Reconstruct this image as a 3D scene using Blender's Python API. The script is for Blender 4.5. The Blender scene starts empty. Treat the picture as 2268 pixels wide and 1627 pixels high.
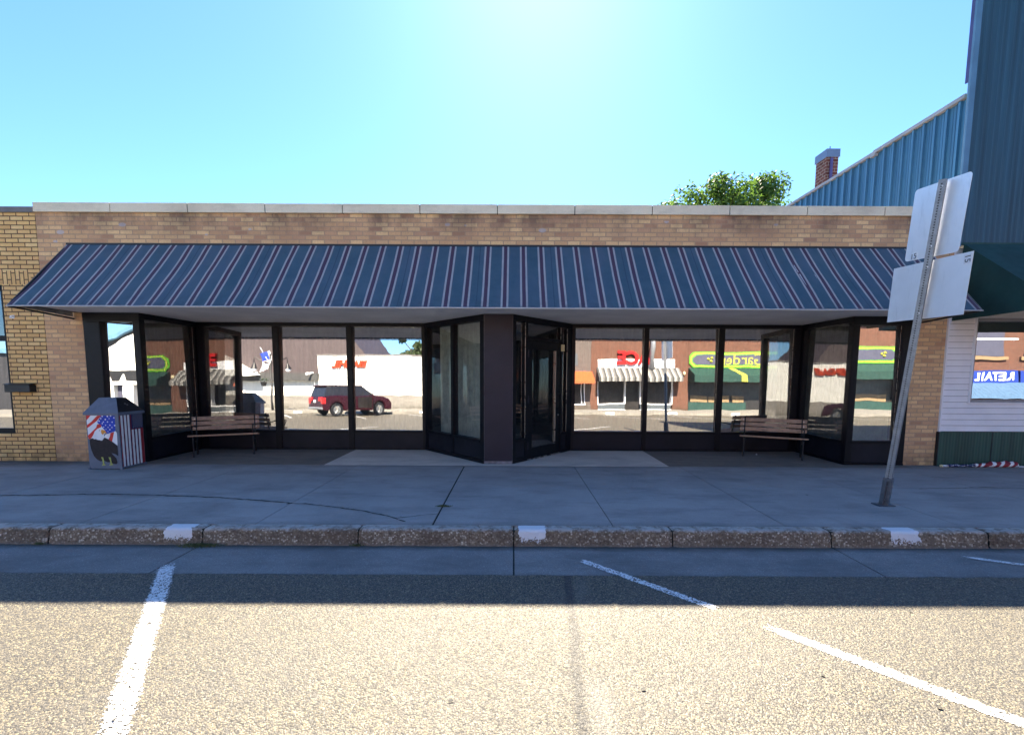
import bpy, math, random
from math import radians as rad, sin, cos, pi
from mathutils import Vector, Matrix, noise as mn
random.seed(7)
C = bpy.context.scene.collection
S = bpy.context.scene

# ------------------------------------------------------------------ camera
cam = bpy.data.objects.new('camera', bpy.data.cameras.new('camera')); C.objects.link(cam)
PITCH, ROLL = 0.0912867, 0.0048910
fw = Vector((0, cos(PITCH), -sin(PITCH))); rt = Vector((1, 0, 0)); up = rt.cross(fw)
r2 = cos(ROLL)*rt + sin(ROLL)*up; u2 = -sin(ROLL)*rt + cos(ROLL)*up
cam.matrix_world = Matrix(((r2.x, u2.x, -fw.x, 0.27126), (r2.y, u2.y, -fw.y, -7.43532), (r2.z, u2.z, -fw.z, 1.46368), (0, 0, 0, 1)))
cam.data.sensor_width = 36.0; cam.data.sensor_fit = 'HORIZONTAL'
cam.data.lens = 36.0*1004.043/2268.0
cam.data.shift_x = (1134-1137.14)/2268.0
cam.data.shift_y = (921.67-813.5)/2268.0
cam.data.clip_start = 0.05; cam.data.clip_end = 3000
S.camera = cam

# ------------------------------------------------------------------ sky, sun, exposure
SUN_EL, SUN_AZ = 44.4, 3.0
W = bpy.data.worlds.new('World'); S.world = W; W.use_nodes = True
wn = W.node_tree.nodes; wl = W.node_tree.links
bg = wn['Background']
sky = wn.new('ShaderNodeTexSky'); sky.sky_type = 'NISHITA'; sky.sun_disc = False
sky.sun_elevation = rad(SUN_EL); sky.sun_rotation = rad(SUN_AZ)
sky.altitude = 400; sky.air_density = 1.0; sky.dust_density = 0.3; sky.ozone_density = 2.0
wb = wn.new('ShaderNodeMix'); wb.data_type = 'RGBA'; wb.blend_type = 'MULTIPLY'; wb.inputs[0].default_value = 1.0
wb.inputs[7].default_value = (0.70, 1.00, 1.27, 1)      # the phone's cool daylight balance
wl.new(sky.outputs[0], wb.inputs[6]); wl.new(wb.outputs[2], bg.inputs[0]); bg.inputs[1].default_value = 0.0515
sl = bpy.data.lights.new('sun', 'SUN'); sl.energy = 5.0; sl.angle = rad(0.53); sl.color = (1.0, 0.885, 0.70)
so = bpy.data.objects.new('sun', sl); C.objects.link(so)
sd = Vector((sin(rad(SUN_AZ))*cos(rad(SUN_EL)), cos(rad(SUN_AZ))*cos(rad(SUN_EL)), sin(rad(SUN_EL))))
so.rotation_euler = (-sd).to_track_quat('-Z', 'Y').to_euler(); so.location = (0, 20, 20)
S.view_settings.view_transform = 'Standard'; S.view_settings.look = 'None'
S.view_settings.exposure = 2.3; S.view_settings.gamma = 1.0
S.cycles.max_bounces = 8; S.cycles.glossy_bounces = 5; S.cycles.transparent_max_bounces = 16
S.cycles.sample_clamp_indirect = 6.0

# ------------------------------------------------------------------ materials
def lin(c):
    return tuple(((v/255)/12.92 if v/255 <= .04045 else ((v/255+.055)/1.055)**2.4) for v in c)
class NT:
    """small helper around one material's node tree"""
    def __init__(s, name):
        s.m = bpy.data.materials.new(name); s.m.use_nodes = True
        s.t = s.m.node_tree; s.n = s.t.nodes; s.l = s.t.links
        s.b = s.n['Principled BSDF']; s.out = s.n['Material Output']
        s.tc = s.n.new('ShaderNodeTexCoord')
    def new(s, k, **kw):
        n = s.n.new(k)
        for a, v in kw.items(): setattr(n, a, v)
        return n
    def link(s, a, b): s.l.new(a, b)
    def val(s, sock, v):
        if hasattr(v, 'is_output') or isinstance(v, bpy.types.NodeSocket): s.l.new(v, sock)
        else: sock.default_value = v
    def math(s, op, a, b=0.0, clamp=False):
        n = s.new('ShaderNodeMath', operation=op); n.use_clamp = clamp
        s.val(n.inputs[0], a); s.val(n.inputs[1], b); return n.outputs[0]
    def mix(s, f, a, b, typ='MIX'):
        n = s.new('ShaderNodeMix', data_type='RGBA', blend_type=typ)
        s.val(n.inputs[0], f)
        for i, v in ((6, a), (7, b)):
            s.val(n.inputs[i], (v[0], v[1], v[2], 1) if isinstance(v, tuple) else v)
        return n.outputs[2]
    def noise(s, scale, vec=None, detail=4, rough=.55, dist=0):
        n = s.new('ShaderNodeTexNoise'); n.inputs['Scale'].default_value = scale
        n.inputs['Detail'].default_value = detail; n.inputs['Roughness'].default_value = rough; n.inputs['Distortion'].default_value = dist
        s.link(vec if vec is not None else s.tc.outputs['Object'], n.inputs['Vector']); return n.outputs['Fac']
    def voro(s, scale, vec=None, feature='F1'):
        n = s.new('ShaderNodeTexVoronoi', feature=feature); n.inputs['Scale'].default_value = scale
        s.link(vec if vec is not None else s.tc.outputs['Object'], n.inputs['Vector']); return n
    def ramp(s, f, stops, interp='LINEAR'):
        n = s.new('ShaderNodeValToRGB'); n.color_ramp.interpolation = interp
        e = n.color_ramp.elements
        while len(e) < len(stops): e.new(.5)
        for i, (p, c) in enumerate(stops):
            e[i].position = p
            e[i].color = (c, c, c, 1) if isinstance(c, (int, float)) else (c[0], c[1], c[2], 1)
        s.val(n.inputs[0], f); return n.outputs[0]
    def range(s, f, a, b, c=0.0, d=1.0):
        n = s.new('ShaderNodeMapRange'); n.clamp = True
        s.val(n.inputs[0], f)
        for i, v in enumerate((a, b, c, d)): n.inputs[i+1].default_value = v
        return n.outputs[0]
    def xyz(s):
        n = s.new('ShaderNodeSeparateXYZ'); s.link(s.tc.outputs['Object'], n.inputs[0]); return n.outputs
    def comb(s, x, y, z=0.0):
        n = s.new('ShaderNodeCombineXYZ'); s.val(n.inputs[0], x); s.val(n.inputs[1], y); s.val(n.inputs[2], z); return n.outputs[0]
    def scaled(s, sx, sy, sz):
        n = s.new('ShaderNodeMapping'); n.inputs['Scale'].default_value = (sx, sy, sz)
        s.link(s.tc.outputs['Object'], n.inputs[0]); return n.outputs[0]
    def bump(s, h, strength=.3, dist=.01):
        n = s.new('ShaderNodeBump'); n.inputs['Strength'].default_value = strength; n.inputs['Distance'].default_value = dist
        s.val(n.inputs['Height'], h); s.link(n.outputs[0], s.b.inputs['Normal']); return n
    def col(s, v): s.val(s.b.inputs['Base Color'], (v[0], v[1], v[2], 1) if isinstance(v, tuple) else v)
    def rough(s, v): s.val(s.b.inputs['Roughness'], v)

def plain(name, c, rough=.6, var=.15, scale=6, metal=0, bump=0, bscale=60, spec=.5):
    t = NT(name)
    n = t.noise(scale, detail=6)
    t.col(t.mix(t.range(n, .3, .7), tuple(v*(1-var) for v in c), tuple(min(1, v*(1+var)) for v in c)))
    t.rough(t.range(t.noise(scale*2.3), .3, .7, max(0, rough-.08), min(1, rough+.08)))
    t.b.inputs['Metallic'].default_value = metal; t.b.inputs['Specular IOR Level'].default_value = spec
    if bump: t.bump(t.noise(bscale, detail=5), bump, .006)
    return t.m

def brick_mat(name, cols, mortar, bw=.2032, bh=.0677, ms=.009, stain=0, soldier=False, mort_fac=1.0, bumps=.5, dark_top=None):
    t = NT(name); x, y, z = t.xyz()[:3]
    v = t.comb(t.math('ADD', x, y), z)
    def brick(vec, w, h):
        n = t.new('ShaderNodeTexBrick'); n.offset = .5; n.squash = 1
        n.inputs['Scale'].default_value = 1; n.inputs['Mortar Size'].default_value = ms; n.inputs['Mortar Smooth'].default_value = .25
        n.inputs['Brick Width'].default_value = w; n.inputs['Row Height'].default_value = h; n.inputs['Bias'].default_value = 0
        n.inputs['Color1'].default_value = (0, 0, 0, 1); n.inputs['Color2'].default_value = (1, 1, 1, 1); n.inputs['Mortar'].default_value = (.5, .5, .5, 1)
        # wobble so that the joints are not ruler straight
        nn = t.new('ShaderNodeTexNoise'); nn.inputs['Scale'].default_value = 9; t.link(vec, nn.inputs[0])
        o = t.new('ShaderNodeVectorMath', operation='SCALE'); t.link(nn.outputs['Color'], o.inputs[0]); o.inputs['Scale'].default_value = .006
        a = t.new('ShaderNodeVectorMath', operation='ADD'); t.link(vec, a.inputs[0]); t.link(o.outputs[0], a.inputs[1])
        t.link(a.outputs[0], n.inputs['Vector']); return n.outputs['Color'], n.outputs['Fac']
    c, f = brick(v, bw, bh)
    if soldier:
        c2, f2 = brick(t.comb(z, t.math('ADD', x, y)), .2032, .0677)
        m = t.math('MULTIPLY', t.math('GREATER_THAN', z, 2.87), t.math('LESS_THAN', z, 3.08))
        m = t.math('MULTIPLY', m, t.math('LESS_THAN', x, -7.47))
        c = t.mix(m, c, c2); f = t.mix(m, f, f2)
    n = len(cols); base = t.ramp(c, [(i/(n-1), cols[i]) for i in range(n)])
    base = t.mix(t.range(t.noise(45, detail=6, rough=.7), .4, .75, 0, .4), base, tuple(v_*.6 for v_ in cols[0]))
    base = t.mix(t.range(t.noise(1.3, detail=5), .48, .72, 0, .45), base, tuple(v_*.75 for v_ in cols[0]))
    mc = t.mix(t.noise(30), tuple(v_*.8 for v_ in mortar), tuple(v_*1.2 for v_ in mortar))
    base = t.mix(t.math('MULTIPLY', f, mort_fac), base, mc)
    if stain:   # pale patches of filler where an old sign was fixed, and water stain under the coping
        vv = t.voro(1.55, t.comb(x, t.math('MULTIPLY', z, 1.9)))
        spot = t.math('MULTIPLY', t.math('LESS_THAN', t.math('ADD', vv.outputs['Distance'], t.math('MULTIPLY', t.noise(60), .05)), .12),
                      t.math('MULTIPLY', t.math('GREATER_THAN', z, 3.52), t.math('LESS_THAN', z, 3.9)))
        base = t.mix(t.math('MULTIPLY', spot, .6), base, (.5, .5, .55))
        g = t.math('MULTIPLY', t.range(z, 3.55, 3.98), t.range(t.noise(1.1, t.scaled(1, 1, .5), detail=6, rough=.7), .42, .60))
        base = t.mix(t.math('MULTIPLY', g, .75), base, (.055, .045, .045))
    low = t.math('MULTIPLY', t.range(z, .35, 0.0), t.range(t.noise(5, detail=6), .3, .65))
    base = t.mix(t.math('MULTIPLY', low, .7), base, (.05, .045, .03))
    t.col(base); t.rough(.86); t.b.inputs['Specular IOR Level'].default_value = .25
    h = t.math('SUBTRACT', 1.0, f); h = t.math('ADD', h, t.math('MULTIPLY', t.noise(120, detail=6), .5))
    t.bump(h, bumps, .006)
    return t.m

def concrete(name, a, b, spk=1.0, bump=.35, stains=True):
    t = NT(name)
    c = t.mix(t.range(t.noise(1.1, detail=8, rough=.65), .3, .7), a, b)
    c = t.mix(t.range(t.noise(160, detail=3), .35, .68, 0, .5*spk), c, tuple(v*.5 for v in a))
    c = t.mix(t.range(t.noise(90, detail=2), .62, .72, 0, .5*spk), c, tuple(min(1, v*1.7) for v in b))
    if stains:
        c = t.mix(t.range(t.noise(3.2, t.scaled(.35, 1, 1), detail=8, rough=.7), .48, .70, 0, .55), c, tuple(v*.5 for v in a))
        c = t.mix(t.range(t.noise(.8, detail=9, rough=.72, dist=.6), .5, .66, 0, .35), c, tuple(v*.6 for v in a))
        c = t.mix(t.range(t.voro(1.1).outputs['Distance'], .022, .014, 0, .8), c, (.03, .03, .03))
        c = t.mix(t.range(t.voro(2.3).outputs['Distance'], .035, .02, 0, .5), c, tuple(v*.35 for v in a))
    t.col(c); t.rough(.88); t.b.inputs['Specular IOR Level'].default_value = .25
    t.bump(t.math('ADD', t.noise(220, detail=4), t.math('MULTIPLY', t.noise(22, detail=5), 1.5)), bump, .004)
    return t.m

def add_dirt(mat, ylo, yhi, x0=None, x1=None, amt=.7, sc=4.0):
    """grit and damp dirt lying along one edge, with a ragged outline of its own"""
    t = NT.__new__(NT); t.m = mat; t.t = mat.node_tree; t.n = t.t.nodes; t.l = t.t.links; t.b = t.n['Principled BSDF']; t.tc = [n for n in t.n if n.type == 'TEX_COORD'][0]
    x, y, z = t.xyz()[:3]; src = t.b.inputs['Base Color'].links[0].from_socket
    m = t.range(t.math('ADD', y, t.math('MULTIPLY', t.math('SUBTRACT', t.noise(sc, t.scaled(.5, 1, 1), detail=8, rough=.75), .5), abs(yhi-ylo)*2.2)), ylo, yhi)
    if x0 is not None: m = t.math('MULTIPLY', m, t.range(t.math('ADD', x, t.noise(2.0)), x0, x1))
    c = t.mix(t.math('MULTIPLY', m, amt), src, t.mix(t.noise(130), (.03, .026, .02), (.075, .065, .05)))
    t.l.new(c, t.b.inputs['Base Color'])
def asphalt():
    t = NT('asphalt_chip_seal'); x, y, z = t.xyz()[:3]
    v = t.voro(125); v2 = t.voro(60)
    r = t.new('ShaderNodeSeparateColor'); t.link(v.outputs['Color'], r.inputs[0])
    c = t.ramp(r.outputs[0], [(0, (.036, .034, .032)), (.35, (.10, .090, .072)), (.7, (.175, .15, .108)), (1, (.40, .335, .20))])
    d = t.range(v.outputs['Distance'], .3, .68, 0, .6)
    c = t.mix(d, c, (.03, .03, .034))
    c = t.mix(t.range(t.noise(1.7, t.scaled(.7, 1, 1), detail=7, rough=.7), .4, .7, 0, .3), c, (.13, .122, .115))
    c = t.mix(t.range(t.noise(35, detail=3), .4, .65, 0, .35), c, (.07, .068, .066))
    # tarred seam running away from the viewer, worn pale beside it
    w = t.math('ADD', t.math('ADD', x, t.math('MULTIPLY', y, -.07)), t.math('MULTIPLY', t.math('SUBTRACT', t.noise(2.6, detail=5, rough=.7), .5), -.10))
    seam = t.math('MULTIPLY', t.range(t.math('ABSOLUTE', t.math('SUBTRACT', w, .985)), .046, .020), .7)
    c = t.mix(seam, c, (.04, .04, .042))
    pa = t.math('MULTIPLY', t.range(t.math('ABSOLUTE', t.math('SUBTRACT', w, 1.09)), .085, .02), t.range(t.noise(1.4), .42, .58))
    c = t.mix(t.math('MULTIPLY', pa, .45), c, (.16, .152, .14))
    blot = t.range(t.voro(.62).outputs['Distance'], .03, .018)
    c = t.mix(blot, c, (.015, .014, .014))
    t.col(c); t.rough(t.range(r.outputs[1], 0, 1, .45, .8)); t.b.inputs['Specular IOR Level'].default_value = .35
    h = t.math('SUBTRACT', 1.0, v.outputs['Distance'])
    h = t.math('ADD', h, t.math('MULTIPLY', t.math('SUBTRACT', 1.0, v2.outputs['Distance']), 1.1))
    t.bump(h, .6, .005)
    return t.m

def road_paint():
    t = NT('road_paint')
    uv = t.new('ShaderNodeUVMap'); s = t.new('ShaderNodeSeparateXYZ'); t.link(uv.outputs[0], s.inputs[0])
    e = t.math('ABSOLUTE', t.math('SUBTRACT', s.outputs[0], .5))          # 0 centre .. .5 edge
    e2 = t.math('ABSOLUTE', t.math('SUBTRACT', s.outputs[1], .5))
    wv = t.math('ADD', t.math('MULTIPLY', t.math('SUBTRACT', t.noise(120, detail=3), .5), 1.5), t.math('ADD', t.math('MULTIPLY', t.math('SUBTRACT', t.noise(17, detail=8, rough=.9), .5), 2.3), .48))
    k = t.math('ADD', t.range(e, .3, .5, 0, .62), t.range(e2, .46, .5, 0, .5))
    wv = t.math('ADD', wv, t.range(t.voro(70).outputs['Distance'], .5, .8, 0, .4))
    a = t.math('GREATER_THAN', t.math('SUBTRACT', .80, k), t.math('ADD', wv, 0.07))
    t.col(t.mix(t.range(t.noise(40, detail=5), .35, .7), (.62, .62, .63), (.83, .83, .84)))
    t.rough(.7); t.bump(t.voro(95).outputs['Distance'], .5, .003)
    tr = t.new('ShaderNodeBsdfTransparent'); mx = t.new('ShaderNodeMixShader')
    t.link(a, mx.inputs[0]); t.link(tr.outputs[0], mx.inputs[1]); t.link(t.b.outputs[0], mx.inputs[2]); t.link(mx.outputs[0], t.out.inputs[0])
    return t.m

def glass(name='window_glass', refl=.68, tr=.30, wav=.5, tint=(1, 1, 1)):
    t = NT(name)
    t.n.remove(t.b)
    g = t.new('ShaderNodeBsdfGlossy'); g.inputs['Roughness'].default_value = 0.0; g.inputs['Color'].default_value = (refl*tint[0], refl*tint[1], refl*tint[2], 1)
    tp = t.new('ShaderNodeBsdfTransparent'); tp.inputs['Color'].default_value = (tr, tr, tr, 1)
    b = t.new('ShaderNodeBump'); b.inputs['Strength'].default_value = wav; b.inputs['Distance'].default_value = .0022
    h = t.math('ADD', t.noise(1.6, detail=1), t.math('MULTIPLY', t.noise(5.5, t.scaled(1, 1, .35), detail=1), .16)); t.link(h, b.inputs['Height'])
    t.link(b.outputs[0], g.inputs['Normal'])
    # thin film of dust
    df = t.new('ShaderNodeBsdfDiffuse'); df.inputs[0].default_value = (.35, .35, .36, 1)
    a = t.new('ShaderNodeAddShader'); t.link(g.outputs[0], a.inputs[0]); t.link(tp.outputs[0], a.inputs[1])
    m = t.new('ShaderNodeMixShader'); t.link(t.range(t.noise(3, t.scaled(2, 2, .5), detail=6, rough=.7), .4, .8, .015, .07), m.inputs[0])
    t.link(a.outputs[0], m.inputs[1]); t.link(df.outputs[0], m.inputs[2]); t.link(m.outputs[0], t.out.inputs[0])
    return t.m

def awning_cloth():
    t = NT('awning_cloth'); x, y, z = t.xyz()[:3]
    P = .2772
    wx = t.math('ADD', x, t.math('MULTIPLY', t.noise(3, detail=2), .006))
    f = t.math('MODULO', t.math('ADD', wx, 1.80+P*60.5), P)                # P/2 = centre of the maroon stripe
    d = t.math('ABSOLUTE', t.math('SUBTRACT', f, P/2))
    blue = t.mix(t.range(t.noise(2.2, detail=6, rough=.7), .35, .7), (.040, .086, .118), (.060, .110, .145))
    blue = t.mix(t.range(t.noise(.7, t.scaled(3, 1, .3), detail=4), .45, .65, 0, .35), blue, (.10, .125, .18))
    lt = t.math('LESS_THAN', d, .054); mr = t.math('LESS_THAN', d, .0265)
    c = t.mix(lt, blue, t.mix(t.noise(6, detail=6), (.30, .29, .28), (.44, .42, .41)))
    c = t.mix(mr, c, t.mix(t.noise(150), (.055, .028, .055), (.085, .045, .075)))
    # sewn seams every fourth stripe
    q = t.math('MODULO', t.math('ADD', wx, .815+P*4*30), P*4)
    sm = t.math('LESS_THAN', t.math('ABSOLUTE', t.math('SUBTRACT', q, P*2)), .006)
    c = t.mix(t.math('MULTIPLY', sm, .55), c, (.02, .04, .075))
    # bleached scratches running down the slope
    sc = t.noise(26, t.scaled(1, .06, .06), detail=2); g = t.noise(1.9, t.scaled(1, .8, .8), detail=4)
    c = t.mix(t.math('MULTIPLY', t.math('GREATER_THAN', sc, .72), t.math('GREATER_THAN', g, .6)), c, (.62, .63, .62))
    # grime along the lower hem
    c = t.mix(t.math('MULTIPLY', t.range(z, 2.6, 2.4), t.range(t.noise(9, detail=5), .4, .7, 0, .5)), c, (.03, .045, .06))
    t.col(c); t.rough(.62); t.b.inputs['Specular IOR Level'].default_value = .35
    t.bump(t.math('ADD', t.noise(260, detail=2), t.math('MULTIPLY', t.noise(5, t.scaled(1.6, .5, .5)), 9)), .25, .004)
    return t.m

def kerb_mat():
    t = NT('kerb_concrete'); x, y, z = t.xyz()[:3]
    v = t.voro(58); v2 = t.voro(120)
    s = t.new('ShaderNodeSeparateColor'); t.link(v.outputs['Color'], s.inputs[0])
    agg = t.ramp(s.outputs[0], [(0, (.11, .075, .048)), (.45, (.22, .16, .11)), (.78, (.34, .27, .20)), (1, (.66, .58, .47))])
    agg = t.mix(t.range(v.outputs['Distance'], .35, .68, 0, .8), agg, (.17, .13, .095))
    agg = t.mix(t.range(t.noise(2.2, t.scaled(1, .3, 1), detail=6), .42, .62, 0, .5), agg, (.09, .062, .042))
    sm = t.mix(t.range(t.noise(4, detail=7), .3, .7), (.34, .31, .28), (.48, .44, .40))
    k = t.range(t.math('ADD', z, t.math('MULTIPLY', t.math('SUBTRACT', t.noise(11, detail=7, rough=.7), .47), .13)), -.014, .010)
    c = t.mix(k, agg, sm)
    # foot of the kerb smoother again
    k2 = t.range(t.math('ADD', z, t.math('MULTIPLY', t.noise(7), .04)), -.105, -.128, 0, .7)
    c = t.mix(k2, c, (.20, .17, .14))
    paint = 0.0
    m = None
    for a, b in ((-3.03, -2.78), (.33, .585), (3.86, 4.13), (-6.4, -6.15), (7.3, 7.55)):
        wx = t.math('ADD', x, t.math('MULTIPLY', t.math('SUBTRACT', t.noise(16, detail=5), .5), .09))
        q = t.math('MULTIPLY', t.math('GREATER_THAN', wx, a), t.math('LESS_THAN', wx, b))
        m = q if m is None else t.math('MAXIMUM', m, q)
    wear = t.math('GREATER_THAN', t.math('ADD', t.range(z, -.14, -.02, 0, .30), .38), t.math('ADD', t.math('MULTIPLY', t.noise(60, detail=6, rough=.75), .7), t.math('MULTIPLY', t.noise(11, detail=4), .32)))
    c = t.mix(t.math('MULTIPLY', m, wear), c, (.72, .72, .74))
    t.col(c); t.rough(.85); t.bump(t.math('ADD', t.math('SUBTRACT', 1.0, v.outputs['Distance']), t.noise(140)), .8, .006)
    return t.m

def corrug(name, c, pitch, depth=.35, streak=.25, axis='x'):
    t = NT(name); x, y, z = t.xyz()[:3]
    u = x if axis == 'x' else y
    n = t.noise(1.2, t.scaled(9, 9, .25), detail=5)
    cc = t.mix(t.range(n, .35, .68, 0, 1), tuple(v*(1-streak) for v in c), tuple(v*(1+streak) for v in c))
    t.col(cc); t.rough(.5)
    s = t.math('SINE', t.math('MULTIPLY', u, 2*pi/pitch)); t.bump(s, depth, .006)
    return t.m

M = {}
M['brick_store'] = brick_mat('tan_brick', [(.50, .27, .16), (.72, .43, .22), (.78, .48, .24), (.64, .37, .21), (.90, .60, .30), (.82, .52, .26)], (.44, .285, .185), stain=1, mort_fac=.8)
M['brick_left'] = brick_mat('yellow_brick', [(.70, .41, .16), (.86, .55, .22), (.80, .48, .19), (.90, .62, .28)], (.15, .08, .05), soldier=True, ms=.0085)
M['brick_red'] = brick_mat('red_brick', [(.10, .040, .026), (.15, .058, .036), (.12, .048, .032)], (.13, .09, .07))
M['brick_grey'] = brick_mat('grey_brick', [(.085, .065, .058), (.12, .095, .085), (.10, .08, .07)], (.16, .14, .13))
M['brick_chimney'] = brick_mat('chimney_brick', [(.10, .035, .030), (.15, .055, .045)], (.28, .23, .20), bw=.21, bh=.10, ms=.009)
M['limestone'] = concrete('coping_limestone', (.80, .68, .50), (.92, .82, .62), .5, .25)
M['side_conc'] = concrete('sidewalk_concrete', (.32, .295, .28), (.43, .395, .375), .8)
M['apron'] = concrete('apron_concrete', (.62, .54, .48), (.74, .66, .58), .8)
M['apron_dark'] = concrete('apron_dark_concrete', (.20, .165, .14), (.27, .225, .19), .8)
M['gutter'] = concrete('gutter_concrete', (.20, .195, .19), (.31, .295, .285), 1.2)
M['crack'] = plain('crack_dirt', (.02, .022, .018), .95, .4, 40)
M['asphalt'] = asphalt(); M['paint'] = road_paint(); M['kerb'] = kerb_mat()
M['far_conc'] = concrete('far_concrete', (.22, .205, .18), (.29, .27, .24), .5)
M['earth'] = plain('earth', (.16, .15, .12), .95, .3, .5)
M['frame'] = plain('bronze_frame', (.0045, .0045, .008), .45, .25, 5, bump=.05, spec=.22)
M['kick'] = plain('kick_panel', (.010, .0095, .016), .5, .3, 3, bump=.08, bscale=14, spec=.25)
M['pillar'] = plain('pillar_laminate', (.024, .020, .032), .45, .2, 2.2, bump=.05, bscale=10, spec=.3)
M['alu'] = plain('bright_edge', (.42, .40, .38), .3, .1, 4, metal=.8)
M['glass'] = glass(); M['glass_soft'] = glass('angled_glass', .30, .62, .5); M['glass_side'] = glass('side_glass', .26, .5, .5); M['glass_dark'] = glass('door_glass', .22, .5, .4)
M['soffit'] = plain('soffit_board', (.78, .75, .74), .8, .12, 1.5, bump=.2, bscale=90)
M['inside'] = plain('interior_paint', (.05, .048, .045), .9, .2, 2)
M['curtain'] = plain('curtain_cloth', (.30, .285, .25), .9, .2, 8)
M['sheer'] = plain('sheer_cloth', (.50, .57, .50), .9, .2, 8)
M['awning'] = awning_cloth()
M['hem'] = plain('awning_hem', (.55, .53, .52), .5, .15, 9)
M['black'] = plain('black_paint', (.012, .012, .014), .5, .3, 8)
M['roof'] = plain('roof_felt', (.08, .08, .085), .9, .2, 2)
M['roof_white'] = plain('roof_white', (.36, .36, .38), .7, .2, 2)
M['grey_cap'] = plain('grey_cap', (.17, .155, .15), .7, .25, 4)
M['teal'] = corrug('teal_metal', (.017, .062, .095), .085, .5, .3)
M['teal_cloth'] = plain('teal_cloth', (.010, .048, .042), .75, .2, 3)
M['blue_metal'] = corrug('blue_metal', (.06, .19, .33), .04, .08, .2, 'y')
M['blue_trim'] = plain('blue_trim', (.10, .21, .32), .45, .15, 3)
M['violet_trim'] = plain('violet_trim', (.06, .05, .16), .4, .2, 3)
M['siding'] = plain('white_siding', (.84, .80, .82), .55, .06, 3)
M['green_base'] = corrug('green_base', (.022, .065, .048), .05, .25, .3)
M['trimw'] = plain('grey_trim', (.30, .27, .27), .6, .2, 6)
M['galv'] = plain('galvanised_steel', (.27, .28, .30), .45, .2, 18, metal=.4, bump=.08)
M['galv_dark'] = plain('galvanised_side', (.10, .11, .13), .5, .3, 18, metal=.3)
M['alu_sheet'] = plain('aluminium_sheet', (.90, .91, .92), .4, .06, 3, metal=.2, bump=.04, bscale=5)
t_ = NT.__new__(NT); t_.m = M['alu_sheet']; t_.t = t_.m.node_tree; t_.n = t_.t.nodes; t_.l = t_.t.links; t_.b = t_.n['Principled BSDF']; t_.tc = [n for n in t_.n if n.type == 'TEX_COORD'][0]
c_ = t_.mix(t_.range(t_.noise(14, t_.scaled(1, 1, .15), detail=7, rough=.75), .55, .72, 0, .35), t_.b.inputs['Base Color'].links[0].from_socket, (.42, .42, .42))
t_.l.new(c_, t_.b.inputs['Base Color'])
M['white'] = plain('white_paint', (.78, .78, .80), .6, .04, 6)
M['ink'] = plain('black_ink', (.02, .02, .02), .7, .1)
M['wood'] = plain('bench_slat', (.40, .235, .15), .6, .3, 14, bump=.2)
M['iron'] = plain('cast_iron', (.012, .011, .013), .5, .3, 12, bump=.2)
M['can'] = plain('can_grey', (.13, .15, .20), .65, .12, 10, bump=.25, bscale=120)
M['can_dark'] = plain('can_hatch', (.012, .013, .018), .5, .12, 10)
M['m_red'] = plain('mural_red', (.62, .03, .02), .6, .15, 14)
M['m_white'] = plain('mural_white', (.80, .80, .82), .6, .06, 14)
M['m_blue'] = plain('mural_blue', (.012, .045, .42), .6, .2, 14)
M['m_navy'] = plain('mural_navy', (.008, .012, .075), .6, .2, 14)
M['m_dred'] = plain('mural_dark_red', (.24, .010, .020), .6, .2, 14)
M['m_brown'] = plain('mural_brown', (.018, .010, .011), .7, .3, 20)
M['m_orange'] = plain('mural_orange', (.72, .30, .04), .6, .2, 14)
M['m_yellow'] = plain('mural_yellow', (.40, .42, .10), .6, .2, 14)
M['cream'] = plain('cream_plastic', (.72, .62, .38), .5, .05)
M['leaf'] = None

add_dirt(M['gutter'], -3.40, -3.29, amt=.75)
add_dirt(M['gutter'], -3.86, -3.92, amt=.35)
add_dirt(M['side_conc'], -.42, -.10, amt=.35)
add_dirt(M['side_conc'], -.55, -.15, -5.9, -6.6, .6)
add_dirt(M['side_conc'], -2.99, -3.13, amt=.30)
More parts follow.
